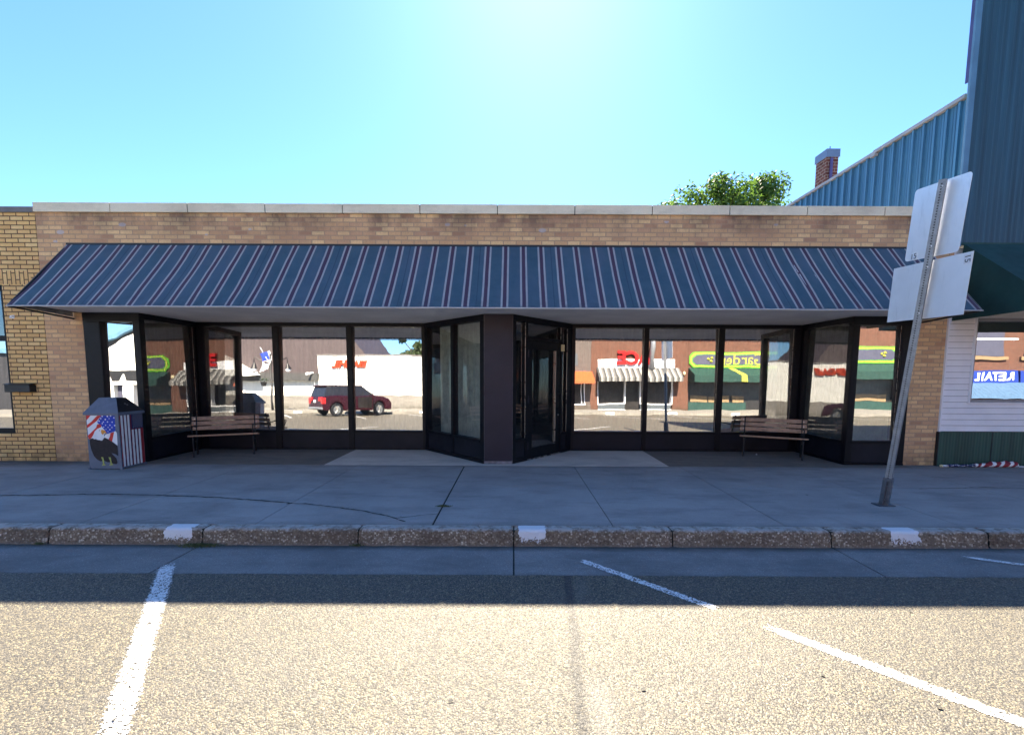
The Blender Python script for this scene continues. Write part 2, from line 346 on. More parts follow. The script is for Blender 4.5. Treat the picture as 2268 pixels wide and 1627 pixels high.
# ------------------------------------------------------------------ mesh helpers
class MB:
    def __init__(s): s.v = []; s.f = []; s.mi = []; s.uv = {}
    def quad(s, *p, m=0):
        b = len(s.v); s.v += [tuple(q) for q in p]; s.f.append(tuple(range(b, b+len(p)))); s.mi.append(m); return len(s.f)-1
    def box(s, x0, x1, y0, y1, z0, z1, m=0, T=None):
        P = [Vector(q) for q in ((x0,y0,z0),(x1,y0,z0),(x1,y1,z0),(x0,y1,z0),(x0,y0,z1),(x1,y0,z1),(x1,y1,z1),(x0,y1,z1))]
        if T: P = [T(q) for q in P]
        b = len(s.v); s.v += [tuple(q) for q in P]
        for f in ((0,3,2,1),(4,5,6,7),(0,1,5,4),(1,2,6,5),(2,3,7,6),(3,0,4,7)): s.f.append(tuple(b+i for i in f)); s.mi.append(m)
    def prism(s, poly, vec, m=0, mcap=None):
        """poly: 3-D outline, extruded by vec"""
        n = len(poly); b = len(s.v); vec = Vector(vec)
        s.v += [tuple(Vector(p)) for p in poly] + [tuple(Vector(p)+vec) for p in poly]
        s.f.append(tuple(range(b, b+n))); s.mi.append(m if mcap is None else mcap)
        s.f.append(tuple(b+n+n-1-i for i in range(n))); s.mi.append(m)
        for i in range(n):
            j = (i+1) % n; s.f.append((b+i, b+n+i, b+n+j, b+j)); s.mi.append(m)
    def tube(s, path, r, n=8, m=0, closed=False):
        path = [Vector(p) for p in path]; rs = r if isinstance(r, (list, tuple)) else [r]*len(path)
        rings = []
        for i, p in enumerate(path):
            a = path[i-1] if (i or closed) else path[0]; b = path[(i+1) % len(path)] if (i < len(path)-1 or closed) else path[-1]
            d = (b-a).normalized() if (b-a).length > 1e-9 else Vector((0,0,1))
            h = Vector((0,0,1)) if abs(d.z) < .9 else Vector((1,0,0))
            e1 = d.cross(h).normalized(); e2 = d.cross(e1)
            base = len(s.v)
            for k in range(n):
                w = 2*pi*k/n; s.v.append(tuple(p+(e1*cos(w)+e2*sin(w))*rs[i]))
            rings.append(base)
        R = list(zip(rings, rings[1:])) + ([(rings[-1], rings[0])] if closed else [])
        for a, b in R:
            for k in range(n): s.f.append((a+k, a+(k+1) % n, b+(k+1) % n, b+k)); s.mi.append(m)
        if not closed:
            s.f.append(tuple(rings[0]+n-1-k for k in range(n))); s.mi.append(m)
            s.f.append(tuple(rings[-1]+k for k in range(n))); s.mi.append(m)
    def grid(s, fn, nu, nv, m=0, mf=None):
        b = len(s.v)
        for j in range(nv+1):
            for i in range(nu+1): s.v.append(tuple(fn(i/nu, j/nv)))
        for j in range(nv):
            for i in range(nu):
                a = b+j*(nu+1)+i; s.f.append((a, a+1, a+nu+2, a+nu+1)); s.mi.append(m if mf is None else mf((i+.5)/nu, (j+.5)/nv))
    def split(s, name, mats, parent=None, **kw):
        """every loose piece becomes an object of its own"""
        par = list(range(len(s.v)))
        def find(i):
            while par[i] != i: par[i] = par[par[i]]; i = par[i]
            return i
        for f in s.f:
            for i in f[1:]: par[find(i)] = find(f[0])
        gr = {}
        for f, m in zip(s.f, s.mi): gr.setdefault(find(f[0]), []).append((f, m))
        out = []
        for fs in gr.values():
            q = MB(); mp = {}
            for f, m in fs:
                q.f.append(tuple(mp.setdefault(i, len(mp)) for i in f)); q.mi.append(m)
            q.v = [s.v[i] for i in mp]; out.append(q.build(name, mats, parent, **kw))
        return out
    def build(s, name, mats, parent=None, smooth=False, bevel=0, fix=True):
        me = bpy.data.meshes.new(name)
        if parent is not None and parent.type == 'EMPTY' or (parent is not None):
            off = world_loc(parent)
            me.from_pydata([(x-off.x, y-off.y, z-off.z) for x, y, z in s.v], [], s.f) if KEEP[0] else me.from_pydata(s.v, [], s.f)
        else: me.from_pydata(s.v, [], s.f)
        if not isinstance(mats, (list, tuple)): mats = [mats]
        for m in mats: me.materials.append(m)
        me.polygons.foreach_set('material_index', s.mi)
        if smooth: me.polygons.foreach_set('use_smooth', [True]*len(me.polygons))
        me.update(); me.validate()
        if fix:
            import bmesh
            bm = bmesh.new(); bm.from_mesh(me); bmesh.ops.recalc_face_normals(bm, faces=bm.faces); bm.to_mesh(me); bm.free()
        o = bpy.data.objects.new(name, me); C.objects.link(o)
        if parent is not None: o.parent = parent
        if bevel:
            b = o.modifiers.new('bevel', 'BEVEL'); b.width = bevel; b.segments = 2; b.limit_method = 'ANGLE'; b.angle_limit = rad(40)
        return o
KEEP = [False]      # True: coordinates given in the world frame although the parent stands elsewhere
def world_loc(o):
    v = Vector((0, 0, 0))
    while o is not None: v = v+o.location; o = o.parent
    return v
def tag(o, label=None, cat=None, group=None, kind=None):
    if label: o['label'] = label
    if cat: o['category'] = cat
    if group: o['group'] = group
    if kind: o['kind'] = kind
    return o
def thing(name, label, cat, loc=(0,0,0), rz=0, group=None):
    o = bpy.data.objects.new(name, None); C.objects.link(o); o.location = loc; o.rotation_euler = (0,0,rz); o.empty_display_size = .2
    return tag(o, label, cat, group)
def copy_tree(o, parent=None):
    c = o.copy(); C.objects.link(c)
    if parent is not None: c.parent = parent
    for ch in list(o.children): copy_tree(ch, c)
    return c
def text_mesh(s, size, depth=.01, extra=0.0, shear=0.0, font_offset=0.0):
    cu = bpy.data.curves.new('lettering', 'FONT'); cu.body = s; cu.size = size; cu.extrude = depth/2; cu.align_x = 'CENTER'; cu.align_y = 'CENTER'
    cu.offset = font_offset; cu.shear = shear; cu.space_character = 1.0+extra; cu.resolution_u = 3
    o = bpy.data.objects.new('tmp', cu); C.objects.link(o)
    bpy.context.view_layer.update()
    me = bpy.data.meshes.new_from_object(o.evaluated_get(bpy.context.evaluated_depsgraph_get()))
    bpy.data.objects.remove(o); return me
def text(name, s, size, loc, rot, mat, parent=None, depth=.01, scale=(1,1,1), **kw):
    me = text_mesh(s, size, depth, **kw); me.materials.clear(); me.materials.append(mat)
    o = bpy.data.objects.new(name, me); C.objects.link(o); o.location = loc; o.rotation_euler = rot; o.scale = scale
    if parent is not None: o.parent = parent
    return o

# ------------------------------------------------------------------ ground, road, sidewalk
g = MB(); g.quad((-400,-400,-.40),(400,-400,-.40),(400,400,-.40),(-400,400,-.40)); tag(g.build('ground', M['earth']), kind='structure')
KF, KB = -3.27, -3.12            # kerb face foot, kerb back
GE = -3.90                       # gutter / asphalt joint
FK = -15.9                       # far kerb
r = MB()
def roadf(u, v):
    x = -60+120*u if v < .01 or abs(u-.5) > .2 else -60+120*u
    return (x, FK+(GE-FK)*v+(.016*mn.noise(Vector((x*5, 1, 0)))+.012*mn.noise(Vector((x*23, 4, 0))) if v == 1 else 0), -.148)
r.grid(roadf, 2400, 1)
for cx, cy in [(1.95, -5.12), (3.01, -4.45), (2.36, -5.36), (0.95, -5.24), (-1.58, -5.47), (-0.74, -5.6), (-0.03, -5.33)]:
    n_ = 6; r.quad(*[(cx+.014*random.uniform(.5, 1.3)*cos(6.28*q/n_), cy+.009*random.uniform(.5, 1.3)*sin(6.28*q/n_), -.142+.004*random.random()) for q in range(n_)], m=1)
tag(r.build('road', [M['asphalt'], M['ink']], fix=False), kind='structure')
r = MB(); KJ = [-8.6,-7.1,-5.6,-4.14,-2.68,-1.20,.28,1.79,3.30,4.80,6.30,7.8]
GJ = [-60,-5.6,-2.68,.28,3.30,6.30,60]
for a, b in zip(GJ, GJ[1:]): r.box(a+.007, b-.007, GE-.06, KF+.02, -.30, -.152)
r.box(-60, 60, GE-.055, KF+.015, -.30, -.158, m=1)
tag(r.build('gutter', [M['gutter'], M['crack']]), kind='structure')

# kerb: worn rounded stones with exposed aggregate
k = MB()
def kprof(t):                    # t 0 = back of top, 1 = foot
    if t < .42: return (KB-.005-(.095)*(t/.42), 0.001)
    a = min(1, (t-.42)/.22)*pi/2
    if t < .64: return (KB-.10-.035*sin(a), .001-.035+.035*cos(a))
    q = (t-.64)/.36; return (KB-.135-.022*q, -.034-.118*q)
def kerb_piece(x0, x1, nu, nv, amp):
    def fn(u, v):
        x = x0+(x1-x0)*u; y, z = kprof(v)
        n = mn.fractal(Vector((x*9, y*9, z*9)), .9, 2, 5)*.5+mn.noise(Vector((x*45, y*45, z*45)))*.5
        e = min(u, 1-u)*(x1-x0); ch = max(0, 1-e/.035)
        w = .25+.75*min(1, max(0, (v-.3)/.25))
        return (x, y+amp*n*w+ch*.03*(.3+abs(n)), z+amp*n*.5*w-ch*.012)
    k.grid(fn, nu, nv)
for i in range(len(KJ)-1):
    a, b = KJ[i]+.006, KJ[i+1]-.006
    if b > -6.2 and a < 6.6: kerb_piece(a, b, 110, 22, .007)
    else: kerb_piece(a, b, 20, 8, .004)
for a, b in ((-60, -8.61), (7.81, 60)): kerb_piece(a, b, 20, 8, .003)
k.box(-60, 60, KF+.04, KB-.0, -.3, -.012, m=1)
tag(k.build('kerb', [M['kerb'], M['crack']], smooth=False, fix=False), kind='structure')

sw = MB(); SJ = [-60,-11.2,-9.4,-7.62,-5.85,-3.97,-2.25,-.515,1.25,2.95,4.70,6.42,8.2,10,60]
for i, (a, b) in enumerate(zip(SJ, SJ[1:])):
    gp = .010 if abs(a+.515) < .01 else .005
    gq = .010 if abs(b+.515) < .01 else .005
    rows = [(KB, -1.55), (-1.55, -.20)] if a > -1 else [(KB, -.20)]
    for y0, y1 in rows: sw.box(a+gp, b-gq, y0+.003, y1-.003, -.08, -.0005*(i % 3))
sw.box(-60, 60, KB, -.2, -.12, -.010, m=1)
def strip(mb, pts, w, z, m, jit=.012):
    """ragged thin crack"""
    P = []
    for (x0, y0), (x1, y1) in zip(pts, pts[1:]):
        n = max(2, int(math.hypot(x1-x0, y1-y0)/.035))
        for q in range(n): f = q/n; P.append((x0+(x1-x0)*f, y0+(y1-y0)*f))
    P.append(pts[-1]); prev = None
    for i, (x, y) in enumerate(P):
        o = mn.noise(Vector((x*7, y*7, 3)))*jit*2+random.uniform(-jit, jit)*.35
        ww = w*random.uniform(.35, 1.3)
        cur = ((x, y+o-ww/2, z), (x, y+o+ww/2, z))
        if prev: mb.quad(prev[0], cur[0], cur[1], prev[1], m=m)
        prev = cur
strip(sw, [(-8.5,-2.2),(-5.85,-2.14),(-4.6,-2.05),(-3.94,-2.10),(-3.2,-2.17),(-2.51,-2.33),(-1.94,-2.465),(-1.4,-2.65),(-1.08,-2.81),(-.80,-3.03)], .024, .0035, 1)
strip(sw, [(-.95,-2.93),(-.75,-2.84),(-.5,-2.76)], .012, .0035, 1)
strip(sw, [(-2.25,-2.38),(-2.28,-2.42)], .05, .0032, 1)
strip(sw, [(5.6,-1.60),(6.6,-1.50),(7.4,-1.62),(8.6,-1.60)], .014, .0035, 1)
strip(sw, [(-3.62,-3.10),(-3.2,-2.95)], .006, .0035, 1)
tag(sw.build('sidewalk', [M['side_conc'], M['crack']]), kind='structure')

ap = MB()
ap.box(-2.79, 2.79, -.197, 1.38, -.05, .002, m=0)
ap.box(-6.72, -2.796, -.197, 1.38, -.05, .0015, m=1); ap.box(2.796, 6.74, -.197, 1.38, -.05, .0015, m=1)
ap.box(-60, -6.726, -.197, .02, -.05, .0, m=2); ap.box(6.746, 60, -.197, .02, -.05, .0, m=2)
tag(ap.build('entrance_apron', [M['apron'], M['apron_dark'], M['side_conc']]), kind='structure')

def line(pts, w, closed=None, label='', group='parking lines'):
    mb = MB(); uvs = []
    (x0, y0), (x1, y1) = pts
    d = Vector((x1-x0, y1-y0)); L = d.length; d /= L; n = Vector((-d.y, d.x))
    mb.quad((x0+n.x*w/2, y0+n.y*w/2, -.1445), (x0-n.x*w/2, y0-n.y*w/2, -.1445), (x1-n.x*w/2, y1-n.y*w/2, -.1445), (x1+n.x*w/2, y1+n.y*w/2, -.1445))
    o = mb.build('parking_line', M['paint']); uv = o.data.uv_layers.new(name='UVMap')
    co = {0: (0, 0), 1: (1, 0), 2: (1, 1), 3: (0, 1)}
    for lp in o.data.loops: uv.data[lp.index].uv = co[lp.vertex_index]
    tag(o, kind='structure'); return o
line(((-2.665,-3.70),(-1.05,-6.29)), .15)
line(((.86,-3.60),(1.70,-4.43)), .095); line(((1.90,-4.63),(3.9,-6.78)), .11)
line(((4.30,-3.47),(6.9,-4.75)), .075)
line(((-6.3,-3.6),(-4.6,-6.4)), .13)
for x in (-20,-16.4,-12.8,-9.2,-5.6,-2,1.6,5.2,8.8,12.4,16,19.6,23.2): line(((x, FK+.5), (x+2.4, FK+4.3)), .13)

# far side of the street
f = MB(); f.box(-60, 60, FK-.16, FK, -.3, -.005, m=0); f.box(-60, 60, -20.8, FK-.165, -.3, -.012, m=1)
for i in range(14): f.box(-19.6+3.6*i, -19.1+3.6*i, FK-.165, FK+.004, -.12, 0.0, m=2)
tag(f.build('far_sidewalk', [M['far_conc'], M['far_conc'], M['white']]), kind='structure')

# weeds in the kerb joint and in the gutter
wd = MB()
for cx, cy, n, rr in ((-2.66, -3.30, 240, .10), (-1.2, -3.29, 40, .03), (-4.2, -3.29, 30, .03), (-.50, -2.5, 60, .04)):
    for i in range(n*3):
        a = random.uniform(0, 2*pi); q = rr*random.random()**.8*(1.6 if random.random() < .3 else 1)
        x = cx+cos(a)*q*1.5; y = cy+sin(a)*q*.5; z = -.146 if cy < -3 else .002; h = random.uniform(.006, .022); w = .005
        wd.quad((x-w, y, z), (x+w, y, z), (x+random.uniform(-.012,.012), y+random.uniform(-.01,.01), z+h))
M['weed'] = plain('weed', (.07, .085, .03), .8, .4, 40)
tag(wd.build('weeds', M['weed'], fix=False), 'small weeds growing out of the open kerb joint', 'weeds', kind='stuff')

# ------------------------------------------------------------------ the store
store = thing('store_building', 'long low tan brick store with striped awning and two recessed dark window bays', 'building')
w = MB()
w.box(-7.318, -6.70, 0, .3, -.05, 2.462); w.box(6.745, 7.288, 0, .3, -.05, 2.462)
w.box(-7.318, 7.288, 0, .3, 2.462, 3.984)
w.box(-7.318, -7.0, .3, 16, 0, 3.9); w.box(7.0, 7.288, .3, 16, 0, 3.9); w.box(-7.0, 7.0, 15.7, 16, 0, 3.9)
w.build('brick_wall', M['brick_store'], store)
w = MB()
w.box(-7.3, 7.27, -.022, .35, 3.99, 4.115, m=1)
for i in range(12):
    a = -7.32+1.2205*i; b = min(a+1.2205, 7.29)
    if b > 7.2: b = 7.29
    w.box(a+.006, b-.006, -.035, .36, 3.986, 4.128+random.uniform(-.002, .002))
w.build('coping', [M['limestone'], M['crack']], store, bevel=.004)
w = MB()
for x in (-2.63, -.10, 3.0, -5.2): w.box(x-.006, x+.006, .10, .112, 4.12, 4.18)
w.split('roof_pin', M['black'], store)
w = MB(); w.box(-7.0, 7.0, .3, 15.7, 3.70, 3.78); w.build('roof', M['roof'], store)
w = MB(); w.box(-6.74, 6.74, -.90, 1.45, 2.432, 2.46)
w.build('soffit', M['soffit'], store)
# interior behind the glass
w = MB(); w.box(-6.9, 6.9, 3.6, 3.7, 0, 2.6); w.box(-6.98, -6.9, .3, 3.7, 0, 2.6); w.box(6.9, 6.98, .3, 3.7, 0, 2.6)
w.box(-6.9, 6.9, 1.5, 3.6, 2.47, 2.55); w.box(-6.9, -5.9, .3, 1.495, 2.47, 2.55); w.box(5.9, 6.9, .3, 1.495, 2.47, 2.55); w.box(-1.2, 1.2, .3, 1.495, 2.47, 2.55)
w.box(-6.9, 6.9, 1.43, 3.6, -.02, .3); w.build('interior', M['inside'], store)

TILT = math.tan(rad(1.1))
def bay(name, P0, P1, panes, z0=.40, z1=2.335, kicks=None, top=2.430, lab=None, tilt=TILT, gl=None, sill=.05, fw_=.055, base=.10, skip=None):
    """a storefront frame in the plane P0-P1 (seen from outside, left to right)"""
    P0 = Vector((P0[0], P0[1], 0)); P1 = Vector((P1[0], P1[1], 0)); u = (P1-P0); L = u.length; u.normalize()
    n = Vector((u.y, -u.x, 0))          # outward
    T = lambda q: P0+u*q.x-n*q.y+Vector((0, 0, q.z))
    F = MB()
    edges = [0]+[e for p in panes for e in (p[0], p[1])]+[L]
    for a, b in zip(edges[0::2], edges[1::2]):
        F.box(a, b, 0, .11, base+.002, z1+.0, T=T)
        F.box(a+.012, b-.012, -.004, .0, z0, z1-.01, T=T) if b-a > .08 else None
    F.box(0, L, -.006, .11, z1+.001, top, T=T)
    for a, b in panes:
        F.box(a+.0005, b-.0005, -.012, .11, z0-sill, z0, T=T)
        F.box(a+.001, a+.012, .012, .09, z0+.001, z1-.001, T=T, m=0)
        F.box(b-.006, b-.001, .030, .034, z0+.001, z1-.001, T=T, m=1)
        F.box(b-.012, b-.001, .036, .09, z0+.001, z1-.001, T=T, m=0)
    fr = F.build(name, [M['frame'], M['alu']], store, bevel=.0025)
    for a, b in panes:
        g_ = MB(); q = .045
        zs = [z0, z1]
        g_.quad(T(Vector((a+.001, q, z0))), T(Vector((b-.001, q, z0))), T(Vector((b-.001, q+(z1-z0)*tilt, z1))), T(Vector((a+.001, q+(z1-z0)*tilt, z1))))
        g_.build('window_pane', gl or M['glass'], fr, fix=False)
        kz = z0-sill-.002
        K = MB(); K.box(a+.001, b-.001, .012, .10, base+.004, kz, T=T); K.build('kick_panel', M['kick'], fr, bevel=.003)
    B = MB(); B.box(0, L, -.008, .105, 0.0, base, T=T); B.build('base_board', M['frame'], fr)
    return fr, T, L
if True:
    bay('display_window', (-6.70, .0), (-5.79, .0), [(.27, .84)], z0=.41, z1=2.29, base=.03, tilt=math.tan(rad(.8)))
    bay('display_window', (-5.79, .0), (-5.775, 1.30), [(.09, 1.24)], base=.03, tilt=TILT*.6, gl=M['glass_side'])
    bay('display_window', (-5.775, 1.30), (-1.43, 1.30), [(.127, 1.437), (1.555, 2.849), (2.955, 4.290)], base=.015, z0=.378, z1=2.360)
    bay('display_window', (-1.43, 1.30), (-.21, -.06), [(.08, .870), (.945, 1.72)], z0=.39, base=.06, tilt=TILT*.6, gl=M['glass_soft'])
    bay('display_window', (1.385, 1.30), (5.755, 1.30), [(.055, 1.381), (1.46, 2.802), (2.906, 4.235)], base=.015, z0=.378, z1=2.360)
    bay('display_window', (5.755, 1.30), (5.77, .0), [(.06, 1.21)], base=.03, tilt=TILT*.6, gl=M['glass_side'])
    bay('display_window', (5.77, .0), (6.745, .0), [(.09, .80)], z0=.41, z1=2.29, base=.03, tilt=math.tan(rad(.8)))
# shop door in the right side of the wedge
P0 = Vector((.26, -.06, 0)); P1 = Vector((1.385, 1.30, 0)); u = (P1-P0); L = 1.5698; KX = u.length/L; u.normalize(); n = Vector((u.y, -u.x, 0))
T = lambda q: P0+u*q.x*KX-n*q.y+Vector((0, 0, q.z))
F = MB()
F.box(0, .075, 0, .11, .0, 2.335, T=T); F.box(.295, .355, 0, .11, 0, 2.335, T=T); F.box(1.235, 1.285, 0, .11, 0, 2.335, T=T); F.box(1.425, L, 0, .11, 0, 2.335, T=T)
F.box(0, L, -.006, .11, 2.336, 2.430, T=T); F.box(.356, 1.234, 0, .11, 2.06, 2.11, T=T)
for a, b in ((.076, .294), (1.286, 1.424)):
    F.box(a, b, -.004, .11, .34, .39, T=T); F.box(a, b, 0, .11, 0, .08, T=T)
    F.box(b-.004, b-.001, .0, .012, .391, 2.334, T=T, m=1)
F.box(1.229, 1.233, .0, .012, 2.112, 2.334, T=T, m=1)
F.box(.356, 1.234, -.02, .12, 0, .018, T=T, m=1)
df = F.build('door_frame', [M['frame'], M['alu']], store, bevel=.0025)
for a, b, z0, z1 in ((.077, .281, .391, 2.334), (1.287, 1.411, .391, 2.334), (.357, 1.221, 2.112, 2.334)):
    G = MB(); G.quad(*[T(Vector(q)) for q in ((a, .045, z0), (b, .045, z0), (b, .045, z1), (a, .045, z1))]); G.build('window_pane', M['glass_dark'], df, fix=False)
for a, b in ((.077, .293), (1.287, 1.423)):
    G = MB(); G.box(a, b, .012, .1, .082, .338, T=T); G.build('kick_panel', M['kick'], df)
D = MB()
D.box(.360, .475, .01, .06, .022, 2.055, T=T); D.box(1.115, 1.230, .01, .06, .022, 2.055, T=T)
D.box(.476, 1.114, .01, .06, .022, .20, T=T); D.box(.476, 1.114, .01, .06, 1.90, 2.055, T=T)
door = D.build('door', M['frame'], store, bevel=.003)
G = MB(); G.quad(*[T(Vector(q)) for q in ((.477, .04, .201), (1.113, .04, .201), (1.113, .04, 1.899), (.477, .04, 1.899))]); G.build('door_pane', M['glass_dark'], door, fix=False)
G = MB(); G.box(1.106, 1.1145, .012, .038, .202, 1.898, T=T); G.build('glazing_bead', M['alu'], door)
G = MB(); G.tube([T(Vector(q)) for q in ((1.17, .01, .86), (1.17, -.07, .86), (1.17, -.07, 1.13), (1.17, .01, 1.13))], .011, 8)
G.tube([T(Vector(q)) for q in ((.47, .07, .86), (.50, .10, .86), (1.10, .10, .86), (1.13, .07, .86))], .012, 8); G.build('door_handle', M['iron'], door, smooth=True)
for z in (.25, 1.05, 1.82):
    G = MB(); G.tube([T(Vector((.357, -.006, z-.06))), T(Vector((.357, -.006, z+.06)))], .009, 8); G.build('hinge', M['pillar'], door)
G = MB(); G.tube([T(Vector((1.175, .012, .73))), T(Vector((1.175, -.008, .73)))], .014, 12); G.build('lock', M['alu'], door)
G = MB(); G.box(1.225, 1.285, -.045, -.001, 1.90, 2.02, T=T); G.build('door_sensor', M['cream'], df, bevel=.008)
# centre pillar
G = MB(); G.box(-.205, .255, -.075, .05, .0, 2.4315); pl_ = G.build('pillar', M['pillar'], store, bevel=.003)
G = MB(); G.box(-.2085, -.2055, -.079, .0, .0, 2.431); G.box(.2555, .2585, -.079, 0, 0, 2.431); G.box(-.205, .255, -.079, -.0755, .0, .05)
G.split('corner_strip', plain('strip', (.16, .15, .17), .4, .5, 12), pl_)

# curtains behind the glass
def curtain(x0, y0, x1, y1, z0, z1, mat, label, amp=.03, pitch=.085, seed=0, name='curtain'):
    mb = MB(); L = math.hypot(x1-x0, y1-y0); nx, ny = -(y1-y0)/L, (x1-x0)/L
    def fn(u, v):
        s = u*L; ph = 2*pi*s/pitch+1.6*mn.noise(Vector((s*2.1, seed, v*.6)))
        d = amp*(sin(ph)+.4*sin(ph*.47+seed))*(1-.35*v)+.02*mn.noise(Vector((s*.8, seed, v)))
        return (x0+(x1-x0)*u+nx*d, y0+(y1-y0)*u+ny*d, z0+(z1-z0)*v)
    mb.grid(fn, int(L/pitch*10), 6)
    o = mb.build(name, mat, None, smooth=True, fix=False); tag(o, label, 'curtain', 'curtains behind the store windows'); return o
curtain(-5.65, 1.64, -1.50, 1.64, .32, 2.42, M['curtain'], 'dark grey pleated curtain behind the three wide left recess panes', seed=1)
curtain(1.50, 1.64, 5.65, 1.64, .32, 2.42, M['curtain'], 'dark grey pleated curtain behind the three wide right recess panes', seed=2)
curtain(-1.16, 1.46, -.10, .28, .32, 2.42, M['sheer'], 'pale greenish sheer curtain behind the two angled panes left of the pillar', .02, .06, seed=3)
curtain(-6.75, .34, -5.95, .34, .32, 2.42, M['curtain'], 'grey curtain behind the narrow pane beside the painted trash can', seed=4)
curtain(5.95, .34, 6.75, .34, .32, 2.42, M['sheer'], 'pale sheer curtain behind the narrow far right pane of the store', .02, .07, seed=5)
curtain(-6.02, .40, -6.00, 1.50, .32, 2.42, M['curtain'], 'grey curtain behind the side pane to the left of the left bench', seed=6)
curtain(6.00, 1.50, 6.02, .40, .32, 2.42, M['curtain'], 'grey curtain behind the side pane to the right of the right bench', seed=7)

# awning
AX, AY, AZ0, AZ1 = 6.84, -.97, 2.405, 3.50
a = MB()
def aw(u, v):
    x = -AX+2*AX*u; y = -.012+(AY+.012)*v; z = AZ1+(AZ0-AZ1)*v
    s = .010*sin(pi*v)*(1-cos(2*pi*(x+.815)/(.2772*4)))+.012*mn.noise(Vector((x*1.3, v*2, 0)))*sin(pi*v)+.004*mn.noise(Vector((x*6, v*5, 4)))
    return (x, y+s*.75, z-s*.66)
a.grid(aw, 260, 12)
a.v += [(-AX, -.012, AZ1), (-AX, AY, AZ0), (-AX, -.012, 2.36), (AX, -.012, AZ1), (AX, AY, AZ0), (AX, -.012, 2.36)]
b_ = len(a.v)-6; a.f += [(b_, b_+1, b_+2), (b_+3, b_+5, b_+4)]; a.mi += [0, 0]
awn = a.build('awning', M['awning'], store, smooth=False, fix=False)
h = MB(); h.tube([(-AX-.005, AY-.004, 2.392)]+[(-AX+2*AX*i/60, AY-.004+.002*mn.noise(Vector((i*.7, 0, 0))), 2.392+.004*mn.noise(Vector((i*.35, 5, 0)))) for i in range(1, 60)]+[(AX+.005, AY-.004, 2.392)], .0085, 8)
h.build('hem_bar', M['hem'], awn, smooth=True)
h = MB()
for sx in (-1, 1):
    h.tube([(sx*(AX-.01), AY+.01, 2.39), (sx*(AX-.01), -.01, 2.33)], .014, 8); h.tube([(sx*(AX-.01), AY+.01, 2.40), (sx*(AX-.01), -.01, 3.48)], .012, 8)
h.box(-AX, AX, -.03, -.002, 3.485, 3.512)
h.box(-AX+.01, -6.745, -.90, -.012, 2.43, 2.45); h.box(6.745, AX-.01, -.90, -.012, 2.43, 2.45)
h.build('awning_frame', M['black'], awn)

# ------------------------------------------------------------------ neighbour on the left
lb = thing('brick_building', 'yellow brick building with dark joints at the left edge of the photo', 'building')
w = MB(); X1 = -7.322
w.box(-7.95, X1, -.004, .3, -.05, 3.975); w.box(-16, -7.95, -.004, .3, -.05, .455); w.box(-16, -7.95, -.004, .3, 2.865, 3.975); w.box(-16, -10.6, -.004, .3, .455, 2.865)
w.build('brick_wall', M['brick_left'], lb)
w = MB(); w.box(-16, X1+.0, -.03, .34, 3.977, 4.066); w.build('coping', M['grey_cap'], lb, bevel=.006)
w = MB(); w.box(-16, X1, .34, 12.3, 3.7, 3.8); w.box(-16, X1, .3, 12, 0, .02); w.build('roof', M['roof'], lb)
w = MB()
for x0, x1, z0, z1 in ((-10.6,-7.951,.456,.54),(-10.6,-7.951,2.78,2.864),(-8.02,-7.951,.541,2.779),(-10.6,-10.5,.541,2.779),(-9.3,-9.22,.541,2.779),(-10.5,-8.02,1.98,2.06)):
    w.box(x0, x1, .03, .12, z0, z1)
lw = w.build('window', M['frame'], lb, bevel=.003)
w = MB(); w.quad((-10.5,.075,.541),(-8.02,.075,.541),(-8.02,.105,1.98),(-10.5,.105,1.98)); w.build('window_pane', M['glass'], lw, fix=False)
w = MB(); w.quad((-10.5,.075,2.06),(-8.02,.075,2.06),(-8.02,.085,2.78),(-10.5,.085,2.78)); w.build('window_pane', M['glass_dark'], lw, fix=False)
w = MB(); w.box(-12,-7.4,2.2,2.3,0,3.6); w.box(-12,-7.4,.3,2.2,3.5,3.6); w.build('interior', M['inside'], lb)
mbx = thing('mailbox', 'black metal mailbox on the yellow brick wall under the awning tip', 'mailbox', (-7.745, -.004, 1.145))
w = MB(); w.box(-.205,.205,-.11,0,0,.115); w.build('body', M['black'], mbx, bevel=.006)
w = MB(); w.prism([(-.215,-.12,.117),(-.215,0,.135),(-.215,0,.147),(-.215,-.12,.129)], (.43,0,0)); w.build('lid', M['black'], mbx)
w = MB(); w.box(-.08,.06,-.1115,-.110,.045,.06); w.build('name_plate', M['pillar'], mbx)
w = MB(); w.tube([(-7.80,-.004,2.36),(-7.80,-.05,2.36),(-7.80,-.06,2.33)], .014, 8); w.box(-7.83,-7.79,-.012,-.004,2.33,2.38)
tag(w.build('wall_hook', M['alu_sheet']), 'small pale metal wall hook just below the left awning tip', 'hook')

# ------------------------------------------------------------------ neighbour on the right (teal metal)
rb = thing('metal_building', 'tall teal and blue metal building with white siding at the right edge', 'building')
w = MB()
def cor(u, v):
    x = 7.275+12.7*u; p = (x/.085) % 1; d = .006*(1 if p < .5 else -1)
    return (x, -.10+d, 3.545+6.2*v)
nn_ = 300
for i in range(nn_):
    x0 = 7.275+.0425*i; d = .005*(1 if i % 2 else -1)
    w.quad((x0, -.10+d, 3.545), (x0+.0425, -.10-d, 3.545), (x0+.0425, -.10-d, 9.7), (x0, -.10+d, 9.7))
w.build('metal_front', M['teal'], rb, fix=False)
w = MB(); w.box(7.23, 20, -.085, -.03, 3.55, 9.68); w.build('parapet', M['teal'], rb)
w = MB(); w.box(8.62, 8.635, -.112, -.09, 3.6, 9.6); w.box(7.28, 20, -.115, -.088, 3.52, 3.56); w.build('front_seam', M['teal_cloth'], rb)
w = MB(); w.box(7.190, 7.273, -.115, -.075, 3.50, 9.7); tr_ = w.build('corner_trim', M['blue_trim'], rb, bevel=.004)
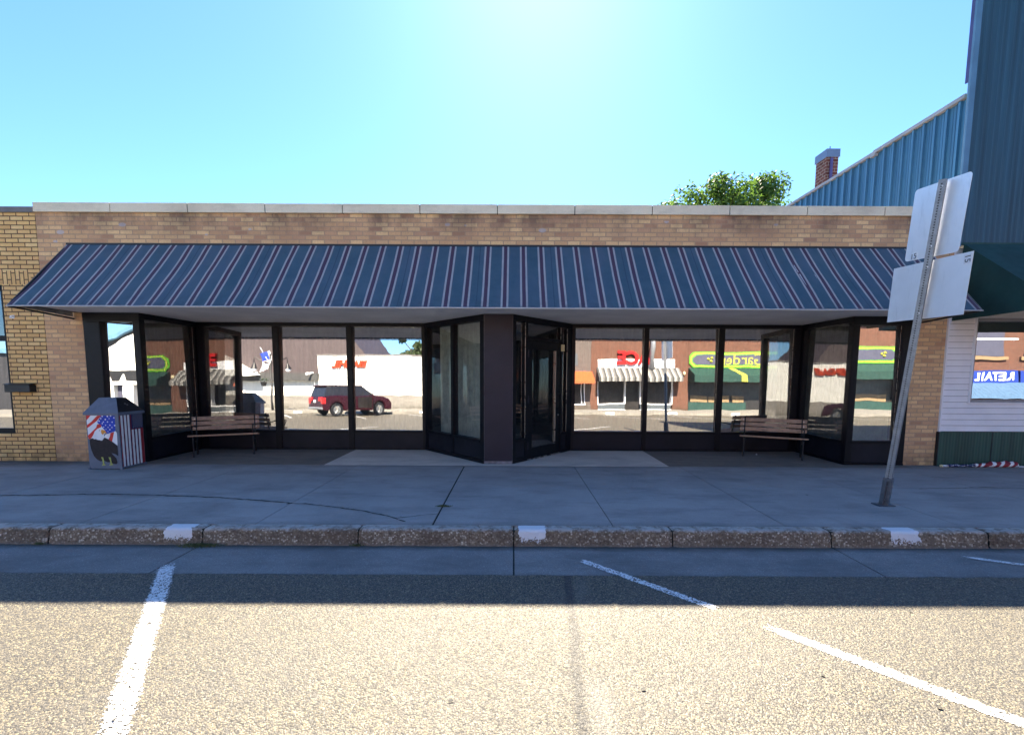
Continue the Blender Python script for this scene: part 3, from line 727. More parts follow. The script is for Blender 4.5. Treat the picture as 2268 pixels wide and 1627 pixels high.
w = MB(); w.box(7.192, 7.21, -.074, -.02, 5.95, 9.72); w.build('edge_strip', M['violet_trim'], tr_)
# ribbed side wall
w = MB(); y = .17; X = 7.45
while y < 22:
    w.box(X, X+.05, y, y+.213, 3.2, 5.86); w.box(X-.042, X, y+.085, y+.125, 3.2, 5.86)
    w.box(X-.006, X, y+.02, y+.03, 3.2, 5.86); w.box(X-.006, X, y+.18, y+.19, 3.2, 5.86); y += .213
w.build('ribbed_side_wall', M['blue_metal'], rb)
w = MB(); w.box(X-.07, X+.12, .165, 2.0, 5.862, 5.92); w.box(X-.065, X+.12, 2.01, 22, 5.85, 5.905); w.box(X-.09,X-.02,1.93,2.05,5.80,5.85); w.build('roof_edge', M['roof_white'], rb)
w = MB(); w.prism([(X+.121,.16,5.86),(20,.16,6.6),(20,.16,6.5),(X+.121,.16,5.78)], (0,21.8,0)); w.build('roof', M['roof_white'], rb)
w = MB(); w.box(10.415,10.79,8,8.53,6.0,8.55); ch = w.build('chimney', M['brick_chimney'], rb)
w = MB(); w.box(10.385,10.82,7.97,8.56,8.551,8.80); w.box(10.39,10.82,7.97,8.56,6.0,7.0); w.split('flashing', plain('flashing', (.12,.17,.27), .5, .1, 3, metal=.2), ch)
w = MB(); w.box(10.50,10.58,7.93,7.965,6.2,8.5); w.box(10.56,10.58,8.1,8.12,8.8,8.93); w.split('strap', M['violet_trim'], ch)
# lower front
w = MB(); ny = 19
for i in range(ny):
    z0 = .572+.0968*i; z1 = z0+.0968
    for x0, x1 in (((7.295, 20),) if z1 < 1.06 else ((7.295, 7.70),)):
        w.quad((x0,-.022,z0),(x1,-.022,z0),(x1,-.008,z1),(x0,-.008,z1)); w.quad((x0,-.004,z0),(x1,-.004,z0),(x1,-.022,z0),(x0,-.022,z0)); w.quad((x0,-.0235,z0-.001),(x1,-.0235,z0-.001),(x1,-.0235,z0+.003),(x0,-.0235,z0+.003), m=1)  # thin dark strip along each lap foot paints in the lap's shadow line
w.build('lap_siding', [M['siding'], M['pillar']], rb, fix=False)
w = MB(); w.box(7.294,20,-.006,.2,-.05,1.04); w.box(7.294,7.70,-.006,.2,1.04,3.5); w.box(7.70,20,-.006,.2,2.42,3.5); w.box(15,20,-.006,.2,1.04,2.42); w.build('wall_core', M['siding'], rb)
w = MB(); w.box(7.272,7.296,-.030,.0,.565,2.42); w.box(7.70,7.722,-.045,.0,1.03,2.43); w.box(7.722,15,-.045,.0,1.03,1.052); w.box(7.722,15,-.045,.0,2.412,2.43); w.build('window_trim', M['siding'], rb)
w = MB(); w.box(7.265,20,-.045,-.007,0,.568); gb = w.build('base_panel', M['green_base'], rb)
w = MB(); w.box(8.135,8.15,-.048,-.045,.002,.566); w.box(7.255,7.268,-.05,-.0,0,.57); w.split('panel_seam', M['black'], gb)
w = MB(); w.box(7.723,15,-.02,.06,1.053,1.095); w.box(7.723,7.76,-.02,.06,1.095,2.411); w.box(9.3,9.36,-.02,.06,1.095,2.411); w.box(7.76,15,-.02,.06,2.37,2.411)
fr = w.build('window', M['trimw'], rb)
w = MB(); w.quad((7.76,.015,1.095),(15,.015,1.095),(15,.045,2.37),(7.76,.045,2.37)); w.build('window_pane', M['glass'], fr, fix=False)
w = MB(); w.box(7.5,15,2.5,2.6,0,3.2); w.box(7.5,15,.2,2.5,3.1,3.2); w.box(7.4,7.5,.2,2.6,0,3.2); w.build('interior', M['inside'], rb)
w = MB()
w.quad((7.32,-.11,3.54),(20,-.11,3.54),(20,-1.30,2.56),(7.32,-1.30,2.56)); w.quad((7.32,-1.30,2.56),(20,-1.30,2.56),(20,-1.30,2.38),(7.32,-1.30,2.38))
w.quad((7.32,-.11,3.54),(7.32,-1.30,2.56),(7.32,-1.30,2.38),(7.32,-.024,2.36)); w.build('awning', M['teal_cloth'], rb, fix=False)
M['tube'] = NT('lit_tube').m; M['tube'].node_tree.nodes['Principled BSDF'].inputs['Emission Color'].default_value = (1, 1, 1, 1); M['tube'].node_tree.nodes['Principled BSDF'].inputs['Emission Strength'].default_value = 3.0
for a_, b_ in ((9.2, 10.05), (10.35, 11.3), (12.0, 13.0)):
    w = MB(); w.box(a_, b_, 1.45, 1.53, 2.19, 2.215); w.build('ceiling_tube', M['tube'], rb)
# rolled flag at the foot of the wall
fl = thing('rolled_flag', 'rolled up stars and stripes flag lying against the green base panel', 'flag', (7.30, -.14, .0), rz=0)
w = MB(); w.tube([(-.03,0,.02),(.06,0,.02)], .018, 10); w.tube([(1.15,-.01,.015),(1.9,-.03,.012)], .012, 8); w.split('pole', M['white'], fl, smooth=True)
w = MB(); w.tube([(-.06,0,.022),(-.03,0,.022)], .02, 10); w.build('pole_tip', M['cream'], fl, smooth=True)
w = MB()
def flagroll(u, v):
    x = .05+1.15*u; r0 = .022+.022*min(1, max(0, (u-.35)*3))+.008*mn.noise(Vector((u*14, 0, 2))); a = 2*pi*v
    r0 *= 1+.25*mn.noise(Vector((u*9, cos(a)*1.3, sin(a)*1.3)))
    if u > .97: r0 *= .5
    return (x, -.005+r0*cos(a), max(.001, r0+.004+r0*sin(a)))
def flm(u, v):
    if u < .38: return 1 if mn.noise(Vector((u*95, v*9, 0))) > .28 else 0
    q = (u*8.5+v*.9+.5*mn.noise(Vector((u*5, v*2, 8)))) % 1
    return 2 if q < .55 else 1
w.grid(flagroll, 120, 20, mf=flm); w.build('cloth', [M['m_navy'], M['white'], M['m_dred']], fl, smooth=True, fix=False)

# ------------------------------------------------------------------ trees
def leafmat(name, a, b):
    t = NT(name); oi = t.new('ShaderNodeNewGeometry')
    n = t.noise(.9, detail=3); c = t.mix(t.range(n, .35, .65), a, b)
    c = t.mix(t.math('MULTIPLY', oi.outputs['Random Per Island'], .5), c, tuple(v*1.4 for v in b))
    t.col(c); t.rough(.55)
    tl = t.new('ShaderNodeBsdfTranslucent'); t.link(t.mix(.5, c, (.17, .30, .03)), tl.inputs[0])
    mx = t.new('ShaderNodeMixShader'); mx.inputs[0].default_value = .45
    t.link(t.b.outputs[0], mx.inputs[1]); t.link(tl.outputs[0], mx.inputs[2]); t.link(mx.outputs[0], t.out.inputs[0]); return t.m
M['leaf'] = leafmat('leaves', (.03, .075, .02), (.075, .14, .03)); M['bark'] = plain('bark', (.10, .08, .06), .9, .3, 9, bump=.5, bscale=30)
M['needle'] = leafmat('needles', (.03, .05, .02), (.055, .08, .03))
def tree(loc, H, R_, label, n=7000, seed=1, leaf=.17, mat='leaf', clumps=46, cat='tree'):
    rnd = random.Random(seed); t = thing('tree', label, cat, loc, group='trees behind the buildings')
    tk = MB(); tk.tube([(0,0,0),(.1,.05,H*.3),(0,.1,H*.55),(.1,0,H*.85)], [.34,.26,.17,.05], 10)
    cl = []
    for i in range(clumps):
        a = rnd.uniform(0, 2*pi); h = rnd.random(); q = R_*math.sqrt(rnd.random())*sin(pi*min(1, .18+.82*(1-h)))**.6
        z = H*(.42+.56*h); c = Vector((q*cos(a), q*sin(a), z)); cl.append((c, rnd.uniform(.14, .26)*R_))
        b = Vector((0, 0, H*.35+h*H*.3)); tk.tube([b, b.lerp(c, .5)+Vector((0,0,.2)), c], [.09,.05,.02], 5)
    tk.build('trunk', M['bark'], t, smooth=True)
    lv = MB()
    for i in range(n):
        c, rr = cl[rnd.randrange(len(cl))]
        d = Vector((rnd.gauss(0,1), rnd.gauss(0,1), rnd.gauss(0,1))).normalized()*rr*rnd.random()**.35
        p = c+d; nrm = (d.normalized()+Vector((rnd.gauss(0,.5), rnd.gauss(0,.5), rnd.gauss(0,.5)+.3))).normalized()
        e1 = nrm.orthogonal().normalized(); e1.rotate(Matrix.Rotation(rnd.uniform(0, 6.28), 3, nrm)); e2 = nrm.cross(e1); s_ = leaf*rnd.uniform(.6, 1.3)
        lv.quad(p-e1*s_, p-e2*s_*.5, p+e1*s_, p+e2*s_*.5)
    lv.build('crown', M[mat], t, fix=False); return t
tree((14.9, 26, 0), 14.25, 5.0, 'bright green leafy tree top showing over the store roof', 42000, 3, .15, clumps=110)
tree((19.6, 25, 0), 12.3, 2.4, 'smaller leafy crown beside the blue metal wall behind the store', 9000, 5, .17)
tree((11.6, 27, 0), 14.1, 1.5, 'low wisp of foliage left of the leafy tree behind the store', 2500, 9, .15)

# ------------------------------------------------------------------ sign post on the sidewalk
sp = thing('sign_post', 'leaning perforated steel post carrying two sign backs near the kerb', 'sign post', (4.517, -2.356, 0))
A = Vector((0, 0, .0)); B = Vector((-.017, -.412, 3.40)); ax = (B-A).normalized()
s1 = Vector((1, 0, 0)); s1 = (s1-ax*s1.dot(ax)).normalized(); s2 = ax.cross(s1)
q = rad(38); e1 = s1*cos(q)+s2*sin(q); e2 = -s1*sin(q)+s2*cos(q); HW = .029
Tp = lambda v: A+e1*v.x+e2*v.y+ax*v.z
Lp = (B-A).length
w = MB(); w.box(-HW, HW, -HW, HW, .30, Lp, T=Tp)
nh = int((Lp-.34)/.0254)
for i in range(nh):
    z = .335+.0254*i
    for face in (0, 1, 2, 3):
        pts = []
        for kk in range(6):
            an = 2*pi*kk/6; a_, b_ = .0072*cos(an), .0072*sin(an); d = HW+.0012
            pts.append(Tp(Vector({0: (a_, -d, z+b_), 1: (-d, a_, z+b_), 2: (a_, d, z+b_), 3: (d, a_, z+b_)}[face])))
        w.quad(*pts, m=1)
w.build('post', [M['galv'], M['ink']], sp, fix=False)
w = MB(); w.box(-HW-.012, HW+.012, -HW-.012, HW+.012, .0, .33, T=Tp); w.box(-.075, -.036, -.004, .004, .02, .30, T=Tp); sl_ = w.build('sleeve', M['galv_dark'], sp, bevel=.002)
w = MB()
for z in (.08, .24): w.tube([Tp(Vector((0, -.037, z))), Tp(Vector((0, -.050, z)))], .010, 6); w.tube([Tp(Vector((-.037, 0, z))), Tp(Vector((-.05, 0, z)))], .010, 6)
w.split('bolt', M['galv'], sl_)
w = MB(); w.box(-.10, .085, -.065, .065, 0.001, .014); w.build('foot_plate', M['galv_dark'], sp, bevel=.004)
def plate(name, C4, rad_, mat, lab=None, th=.003, off=.035):
    """flat plate through four world corners TL TR BR BL (plane faces -X)"""
    C4 = [Vector(c)-Vector((4.517, -2.356, 0)) for c in C4]; pts = []
    for i in range(4):
        p = C4[i]; a_ = (C4[i-1]-p).normalized(); b_ = (C4[(i+1) % 4]-p).normalized()
        if rad_ == 0: pts.append(p); continue
        for kk in range(6):
            an = kk/5*pi/2; pts.append(p+a_*rad_*(1-sin(an))+b_*rad_*(1-cos(an)))
    mb = MB(); mb.prism(pts, (th, 0, 0)); return mb.build(name, mat, sp)
sx = 4.56
us = plate('upper_sign', [(sx,-2.385,3.448),(sx,-3.0,3.385),(sx,-2.93,2.667),(sx,-2.32,2.717)], .035, M['alu_sheet'])
tag(us, 'upper rounded sign back, tall and pale')
ls = plate('lower_sign', [(sx-.004,-2.19,2.675),(sx-.004,-3.085,2.635),(sx-.004,-3.04,2.057),(sx-.004,-2.15,2.083)], 0, M['alu_sheet'])
tag(ls, 'lower square-cornered sign back, wide')
w = MB()
for z in (3.36, 2.80, 2.60, 2.14): w.tube([Tp(Vector((-HW-.02, -.01, z))), Tp(Vector((HW+.02, .0, z)))], .006, 6)
w.split('clamp_bolt', M['white'], sp)
w = MB(); o_ = Vector((4.517, -2.356, 0))
for (y_, z_, pr) in ((-2.43, 2.745, us), ): w.box(.0385, .0415, y_+2.356-.045, y_+2.356+.035, z_-.03, z_+.03)
w.build('sticker', M['white'], sp)
t_ = text('number', '15', .078, (.0378, -.078, 2.745), (rad(90), 0, rad(-90)), M['ink'], sp, depth=.0006)
w = MB(); w.box(.0345, .0375, -3.045+2.356-.045+.02, -3.045+2.356+.035+.01, 2.575-.04, 2.575+.045); w.build('sticker', M['white'], sp)
text('number', '15', .078, (.0338, -.679, 2.578), (rad(90), rad(90), rad(-90)), M['ink'], sp, depth=.0006)

# ------------------------------------------------------------------ benches
def make_bench():
    b = thing('bench', '', 'bench')
    Lh = .535
    def slat(y, z, ang, h=.070, t=.022, name='seat_slat', L=Lh, dx=0):
        T = lambda q: Vector((q.x+dx, y+q.y*cos(ang)-q.z*sin(ang), z+q.y*sin(ang)+q.z*cos(ang)))
        m = MB(); m.box(-L, L, -t/2, t/2, -h/2, h/2, T=T); return m.build(name, M['wood'], b, bevel=.004)
    for i, y in enumerate((.03, .115, .20, .285)): slat(y, .372-.012*i, rad(90)-.06, .072, .024)
    for i, (y, z) in enumerate(((.375, .470), (.395, .556), (.415, .642))): slat(y, z, -.22, .070, .02, 'back_slat')
    for sx in (-1, 1):
        x = sx*.46; m = MB()
        def bar(pts, r=.013): m.tube([(x, y, z) for y, z in pts], r, 8)
        bar([(.0,.0),(.03,.04),(.05,.12),(.03,.22),(.02,.30),(.03,.355)], .015); bar([(.36,.0),(.35,.05),(.30,.14),(.31,.24),(.33,.33)], .015)
        bar([(.02,.352),(.18,.335),(.34,.325),(.365,.42),(.39,.54),(.425,.69)], .014)
        bar([(.04,.16),(.12,.26),(.22,.26),(.31,.17)], .009)
        bar([(.03,.36),(.0,.42),(-.02,.48),(.02,.53),(.10,.535),(.22,.52),(.33,.50),(.375,.51)], .011)
        bar([(.02,.53),(-.03,.53),(-.045,.50),(-.02,.48),(.0,.495)], .009)
        bar([(-.03,.004),(.05,.004)], .014); bar([(.33,.004),(.40,.004)], .014)
        m.build('end_frame', M['iron'], b, smooth=True)
    m = MB()
    for sx in (-1, 1):
        for z, y in ((.47, .362), (.556, .382), (.642, .402)): m.tube([(sx*.485, y, z), (sx*.485, y-.006, z)], .007, 8)
    m.split('bolt', M['alu_sheet'], b)
    return b
b1 = make_bench()
def place(b, xa, ya, xb, yb): b.location = ((xa+xb)/2, (ya+yb)/2, .002); b.rotation_euler = (0, 0, math.atan2(yb-ya, xb-xa))
place(b1, -5.37, .36, -4.42, .80)
tag(b1, 'brown slatted iron bench in the left recess, right of the painted trash can', 'bench', 'benches in the recesses')
b2 = copy_tree(b1); place(b2, 4.43, .82, 5.37, .33)
tag(b2, 'brown slatted iron bench in the right recess, left of the leaning sign post', 'bench', 'benches in the recesses')

# ------------------------------------------------------------------ painted trash can
tc = thing('trash_can', 'grey hooded trash can painted with an eagle and flags', 'trash can', (-5.93, -.42, 0))
def W3(x, y, z): return Vector((x+5.93, y+.42, z))
bfl, bfr, bbr, bbl = W3(-6.175,-.635,.012), W3(-5.685,-.635,.012), W3(-5.665,-.215,.012), W3(-6.155,-.215,.012)
tfl, tfr, tbr, tbl = W3(-6.160,-.650,.835), W3(-5.675,-.650,.835), W3(-5.650,-.235,.835), W3(-6.135,-.235,.835)
w = MB()
for f_ in ((bfl,bfr,tfr,tfl),(bfr,bbr,tbr,tfr),(bbr,bbl,tbl,tbr),(bbl,bfl,tfl,tbl),(bfl,bbl,bbr,bfr)): w.quad(*f_)
body = w.build('body', M['can'], tc, fix=False)
w = MB()
for c_ in (bfl, bfr, bbr, bbl): w.tube([c_-Vector((0,0,.012)), c_+Vector((0,0,.02))], .02, 8)
w.split('foot', M['can'], tc)
e = .022
o4 = [tfl+Vector((-e,-e,0)), tfr+Vector((e,-e,0)), tbr+Vector((e,e,0)), tbl+Vector((-e,e,0))]
lo = [v+Vector((0,0,-.004)) for v in o4]; mi = [v+Vector((0,0,.028)) for v in o4]
tp = [W3(-6.065,-.515,1.085), W3(-5.80,-.515,1.085), W3(-5.79,-.36,1.085), W3(-6.055,-.36,1.085)]
w = MB(); w.quad(*lo[::-1]); w.quad(*tp)
for i in range(4):
    j = (i+1) % 4; w.quad(lo[i], lo[j], mi[j], mi[i]); w.quad(mi[i], mi[j], tp[j], tp[i])
hood = w.build('hood', M['can'], tc, bevel=.004, fix=False)
nrm = (mi[2]-mi[1]).cross(tp[1]-mi[1]).normalized()
def hp(u, v): return (mi[1].lerp(mi[2], u)).lerp(tp[1].lerp(tp[2], u), v)+nrm*.003
w = MB(); w.quad(hp(.01,.05), hp(.99,.05), hp(.99,.98), hp(.01,.98)); w.build('hatch', M['can_dark'], hood, fix=False)
w = MB()
for a_, b_ in ((.42,.55),(.50,.47)): w.quad(hp(a_,b_)+nrm*.002, hp(a_+.08,b_-.02)+nrm*.002, hp(a_+.08,b_+.05)+nrm*.002, hp(a_,b_+.06)+nrm*.002)
w.split('hatch_mark', M['galv'], hood, fix=False)
# mural on the front, drawn from hand-cut colour patches
nf = Vector((0, -1, -.018)).normalized()
def FP(x, y, lay=0):
    """picture coordinates of the painted front: x 120..740, y 440..1500"""
    v = (1500-y)/1060; xl = 165+(120-165)*v; xr = 832+(737-832)*v
    u_ = (x-xl)/(xr-xl); return (bfl.lerp(bfr, u_)).lerp(tfl.lerp(tfr, u_), v)+nf*(.0016+.0008*lay)
w = MB(); MI = ['m_red','m_white','m_blue','m_brown','m_orange','m_yellow','ink']
def pg(pts, mat, lay): w.quad(*[FP(x, y, lay) for x, y in pts], m=MI.index(mat))
pg([(132,452),(420,452),(455,700),(400,800),(200,920),(160,905)], 'm_white', 0)
pg([(132,452),(215,452),(180,500),(135,548)], 'm_red', 1)
pg([(345,455),(425,452),(330,560),(240,630),(148,700),(140,640),(235,570),(300,500)], 'm_red', 1)
pg([(340,625),(395,615),(425,655),(415,680),(345,710),(290,760),(255,840),(215,905),(170,918),(152,845),(215,790),(270,735),(318,690)], 'm_red', 1)
pg([(420,452),(680,458),(695,755),(620,785),(545,815),(500,760),(445,690),(415,640),(350,600),(345,570)], 'm_blue', 1)
pg([(470,880),(500,820),(545,805),(695,755),(725,790),(740,1040),(640,965),(560,915)], 'm_white', 1)
pg([(598,795),(672,770),(655,850),(630,965),(562,918),(590,850)], 'm_red', 2)
pg([(205,910),(250,860),(290,790),(330,740),(395,710),(430,690),(470,715),(500,760),(500,800),(470,820),(480,870),(440,945),(330,925)], 'm_white', 3)
pg([(185,920),(215,905),(250,895),(280,920),(310,910),(345,935),(380,930),(430,948),(455,915),(480,905),(485,880),(560,920),(640,970),(740,1045),(750,1150),(755,1245),(700,1210),(620,1185),(640,1215),(720,1290),(745,1380),(720,1408),(660,1400),(600,1370),(540,1370),(470,1340),(390,1352),(320,1310),(265,1250),(215,1130),(190,1010)], 'm_brown', 4)
pg([(415,735),(450,728),(495,745),(525,790),(480,795),(450,830),(420,795)], 'm_orange', 5)
pg([(378,738),(400,738),(392,752),(380,750)], 'ink', 6)
pg([(410,1268),(450,1270),(470,1340),(468,1385),(500,1430),(420,1440),(445,1400),(435,1340)], 'm_yellow', 5)
pg([(560,1270),(605,1272),(618,1340),(625,1385),(660,1425),(570,1435),(600,1395),(590,1340)], 'm_yellow', 5)
for x, y in ((440,468),(540,468),(600,458),(665,495),(413,512),(500,528),(573,512),(380,560),(462,577),(542,577),(632,580),(440,608),(505,640),(588,640),(682,645),(467,680),(552,683),(628,685),(512,722),(588,725),(550,765)):
    s_ = random.uniform(8, 15); pg([(x+s_*cos(2*pi*q_/7+x), y+s_*sin(2*pi*q_/7+x)*random.uniform(.8,1.1)) for q_ in range(7)], 'm_white', 2)
w.build('eagle_mural', [M[k_] for k_ in MI], tc, fix=False)
ns_ = Vector((1, -.03, 0)).normalized()
def SP(u_, v, lay=0): return (bfr.lerp(bbr, u_)).lerp(tfr.lerp(tbr, u_), v)+ns_*(.0025+.0008*lay)
w = MB(); w.grid(lambda u, v: SP(.04+.945*u, .03+.955*v), 14, 12)
for i, x in enumerate((.12,.26,.39,.54,.68,.82)):
    top_ = .985 if i < 3 else .70; P_ = []
    hw_ = .042
    for kk in range(13): v = .03+(top_-.03)*kk/12; P_.append((x-hw_+.008*mn.noise(Vector((i, kk*.8, 0))), v))
    Q_ = [(x+hw_+.008*mn.noise(Vector((i+9, kk*.8, 0))), .03+(top_-.03)*kk/12) for kk in range(13)]
    for kk in range(12): w.quad(SP(*P_[kk],1), SP(*Q_[kk],1), SP(*Q_[kk+1],1), SP(*P_[kk+1],1), m=1)
    w.grid(lambda u, v: SP(x+hw_+.004+.026*u, .03+(top_-.03)*v, 1), 1, 12, m=2) if i < 5 else None
w.grid(lambda u, v: SP(.50+.485*u, .715+.27*v, 2), 8, 4, m=2)
for i in range(5):
    for j in range(8):
        x = .55+.085*i+(.04 if j % 2 else 0); v = .735+.031*j
        if x < .95: w.quad(SP(x,v,6), SP(x+.030,v+.006,6), SP(x+.014,v+.020,6), m=1)
w.build('flag_mural', [M['m_dred'], M['m_white'], M['m_navy']], tc, fix=False)

# small litter on the concrete
w = MB(); w.tube([(4.80,.92,.003),(4.815,.925,.012)], .012, 6); tag(w.build('pebble', M['white']), 'tiny white pebble on the floor under the right bench', 'pebble')

# ------------------------------------------------------------------ the other side of the street (seen mirrored in the glass)
YF = -20.5
RF = (rad(90), 0, rad(180))
def far(name, label, cat='building'): return thing(name, label, cat)
def fb(m, x0, x1, z0, z1, pr=0.0, back=-.3, mi=0): m.box(x0, x1, YF+back, YF+pr, z0, z1, m=mi)
def stripe_awning(m, x0, x1, zt, zb, pr, n, val=.25, y=None):
    y = YF+.01 if y is None else y
    for i in range(n):
        a_, b_ = x0+(x1-x0)*i/n, x0+(x1-x0)*(i+1)/n
        m.quad((a_, y, zt), (b_, y, zt), (b_, y+pr, zb+val), (a_, y+pr, zb+val), m=i % 3)
        m.quad((a_, y+pr, zb+val), (b_, y+pr, zb+val), (b_, y+pr, zb), (a_, y+pr, zb), m=i % 3)
    m.quad((x0, y, zt), (x0, y+pr, zb+val), (x0, y+pr, zb), (x0, y, zb)); m.quad((x1, y, zt), (x1, y+pr, zb+val), (x1, y+pr, zb), (x1, y, zb))
M['brown_metal'] = corrug('brown_metal', (.075, .055, .055), .3, .25, .12)
M['dark_metal'] = corrug('dark_metal', (.035, .033, .036), .4, .25, .3)
M['grey_fascia'] = plain('grey_fascia', (.055, .055, .055), .7, .1, 3)
M['stucco'] = plain('white_stucco', (.78, .77, .72), .8, .05, 2, bump=.1)
M['stone'] = brick_mat('rough_stone', [(.20, .185, .165), (.27, .25, .225), (.23, .21, .19)], (.17, .16, .145), bw=.55, bh=.12, mort_fac=.6)
M['orange'] = plain('orange_cloth', (.50, .085, .02), .7, .1, 3)
M['orange_l'] = plain('orange_letters', (.42, .035, .003), .5, .1, 3)
M['red_l'] = plain('red_letters', (.45, .004, .004), .45, .1, 3)
M['aw1'] = plain('grey_stripe', (.05, .05, .05), .8, .1, 3); M['aw2'] = plain('pale_stripe', (.30, .29, .27), .8, .1, 3); M['aw3'] = plain('mid_stripe', (.13, .125, .12), .8, .1, 3)
M['slate'] = plain('slate_panel', (.07, .085, .10), .6, .1, 3)
M['dark_in'] = plain('shop_dark', (.022, .020, .020), .35, .3, 2)
M['sign_grey'] = plain('sign_grey', (.065, .065, .10), .5, .08, 3)
M['lime'] = plain('lime_edge', (.12, .42, .02), .5, .08, 3)
M['yel'] = plain('yellow_line', (.42, .42, .05), .5, .08, 3)
M['gcloth'] = plain('green_cloth', (.006, .040, .030), .75, .15, 3)
M['blind'] = plain('roller_blind', (.24, .16, .085), .8, .1, 3)
M['gkick'] = plain('green_kick', (.010, .045, .037), .7, .15, 3)
M['blue_cloth'] = plain('blue_cloth', (.005, .03, .25), .6, .1, 3)
M['blue_rib'] = corrug('blue_ribbed_roof', (.06, .12, .21), .25, .7, .2)

# white building with stone base
fbd = far('white_building', 'white building with orange letters mirrored in the left recess panes')
m = MB(); fb(m, -12.92, -4.2, .87, 3.55, 0, -9); m.build('wall', M['stucco'], fbd)
m = MB(); fb(m, -12.95, -4.15, 3.551, 3.62, .05, -9.05); m.build('roof_edge', M['grey_cap'], fbd)
m = MB(); fb(m, -12.93, -4.19, -.2, .868, .06); m.build('stone_base', M['stone'], fbd)
text('letters', 'EIAGHIL', .72, (-10.80, YF+.06, 2.96), RF, M['orange_l'], fbd, depth=.14, shear=-.25, scale=(.86, .86, 1), font_offset=.035)
m = MB(); fb(m, -6.55, -6.50, 1.5, 3.05, .02, 0); fb(m, -9.2, -9.15, 1.5, 3.05, .02, 0); fb(m, -9.15, -6.55, 3.0, 3.05, .02, 0); m.build('panel_frame', M['white'], fbd)
m = MB(); m.box(-9.1, -4.0, YF-5, YF-.5, 3.4, 3.5); m.build('roof', M['roof'], fbd)
# brown building behind and left of it
bb = far('brown_building', 'brown metal sided building with white lower wall mirrored in the left panes')
m = MB(); m.prism([(-19.2, YF-.02, 2.30), (-19.2, YF-.02, 6.6), (-11.6, YF-.02, 6.2), (-9.72, YF-.02, 3.56), (-12.93, YF-.02, 3.56), (-12.93, YF-.02, 2.30)], (0, -8, 0)); m.build('upper_wall', M['brown_metal'], bb)
m = MB(); fb(m, -19.2, -12.86, 1.82, 2.32, .35); m.build('fascia', M['grey_fascia'], bb)
m = MB(); fb(m, -19.2, -12.925, .87, 1.82, -.01); m.build('lower_wall', M['stucco'], bb)
m = MB(); fb(m, -19.2, -12.94, -.2, .869, .05); m.build('stone_base', M['stone'], bb)
m = MB(); m.tube([(-13.1, YF+.3, 2.35), (-13.35, YF+.75, 2.25)], [.05, .09], 8); m.tube([(-13.1, YF+.3, 2.35), (-13.05, YF+.02, .9)], .02, 6); m.build('wall_lamp', M['white'], bb)
# gable building far left
gb_ = far('gable_building', 'white gabled shop with black band mirrored beside the painted trash can')
m = MB(); y0 = YF+1.0
m.prism([(-26.2, y0, 2.15), (-21.4, y0, 4.75), (-16.6, y0, 2.15)], (0, -9, 0)); m.build('gable', M['stucco'], gb_)
m = MB(); m.box(-26.0, -19.25, y0-.5, y0-.02, 1.45, 2.15); m.build('black_band', M['dark_in'], gb_)
m = MB(); m.box(-26.0, -19.25, y0-.3, y0+.06, 1.30, 1.52)
for x in (-24.55, -23.75, -22.9, -22.0, -21.0): m.prism([(x-.16, y0+.05, 1.52), (x+.16, y0+.05, 1.52), (x, y0+.05, 1.95)], (0, -.05, 0))
for a_, b_ in ((-26, -25.6), (-24.3, -23.5), (-22.9, -22.4), (-20.6, -19.25)): m.box(a_, b_, y0-.3, y0+.0, -.2, 1.3)
m.build('shop_front', M['stucco'], gb_)
m = MB(); m.box(-26, -19.25, y0-.6, y0-.31, -.2, 1.3); m.build('shop_window', M['sign_grey'], gb_)
db = far('dark_building', 'dark warehouse with pale curved eave above the white gable')
m = MB(); P_ = []
for i in range(13): x = -34+16*i/12; P_.append((x, YF-1, 3.6+1.9/(1+math.exp(-(x+24.2)*1.3))))
m.prism([(-34, YF-1, -.2)]+P_+[(-18, YF-1, -.2)], (0, -9, 0)); m.build('wall', M['dark_metal'], db)
m = MB()
for p_, q_ in zip(P_, P_[1:]): m.prism([p_, (p_[0], p_[1], p_[2]+.28), (q_[0], q_[1], q_[2]+.28), q_], (0, .25, 0))
m.build('eave', M['blue_trim'], db)
# grey brick shop with the orange awning
gs = far('grey_brick_shop', 'grey brown brick shop with orange awning mirrored beside the door')
m = MB(); fb(m, -3.9, 5.46, 2.0, 6.2); fb(m, 5.15, 5.46, -.2, 2.0); fb(m, -3.9, -3.2, -.2, 2.0); fb(m, -3.2, 5.15, -.2, .3); m.build('brick_wall', M['brick_grey'], gs)
m = MB(); fb(m, -3.2, 5.15, .3, 2.0, -.2); m.build('shop_window', M['dark_in'], gs)
m = MB()
for x in (-3.2,-1.6,0,1.6,3.2,4.35,4.9,5.1): fb(m, x-.03, x+.03, .3, 1.9, .0, -.1)
fb(m, -3.2, 5.15, .29, .37, .03, -.1); m.build('window_frame', M['white'], gs)
m = MB(); stripe_awning(m, -3.3, 5.52, 2.55, 1.72, 1.2, 1, .15); m.build('awning', M['orange'], gs, fix=False)
m = MB(); fb(m, 4.2, 4.62, 2.95, 3.75, .02, -.1); m.split('upper_window', M['slate'], gs)
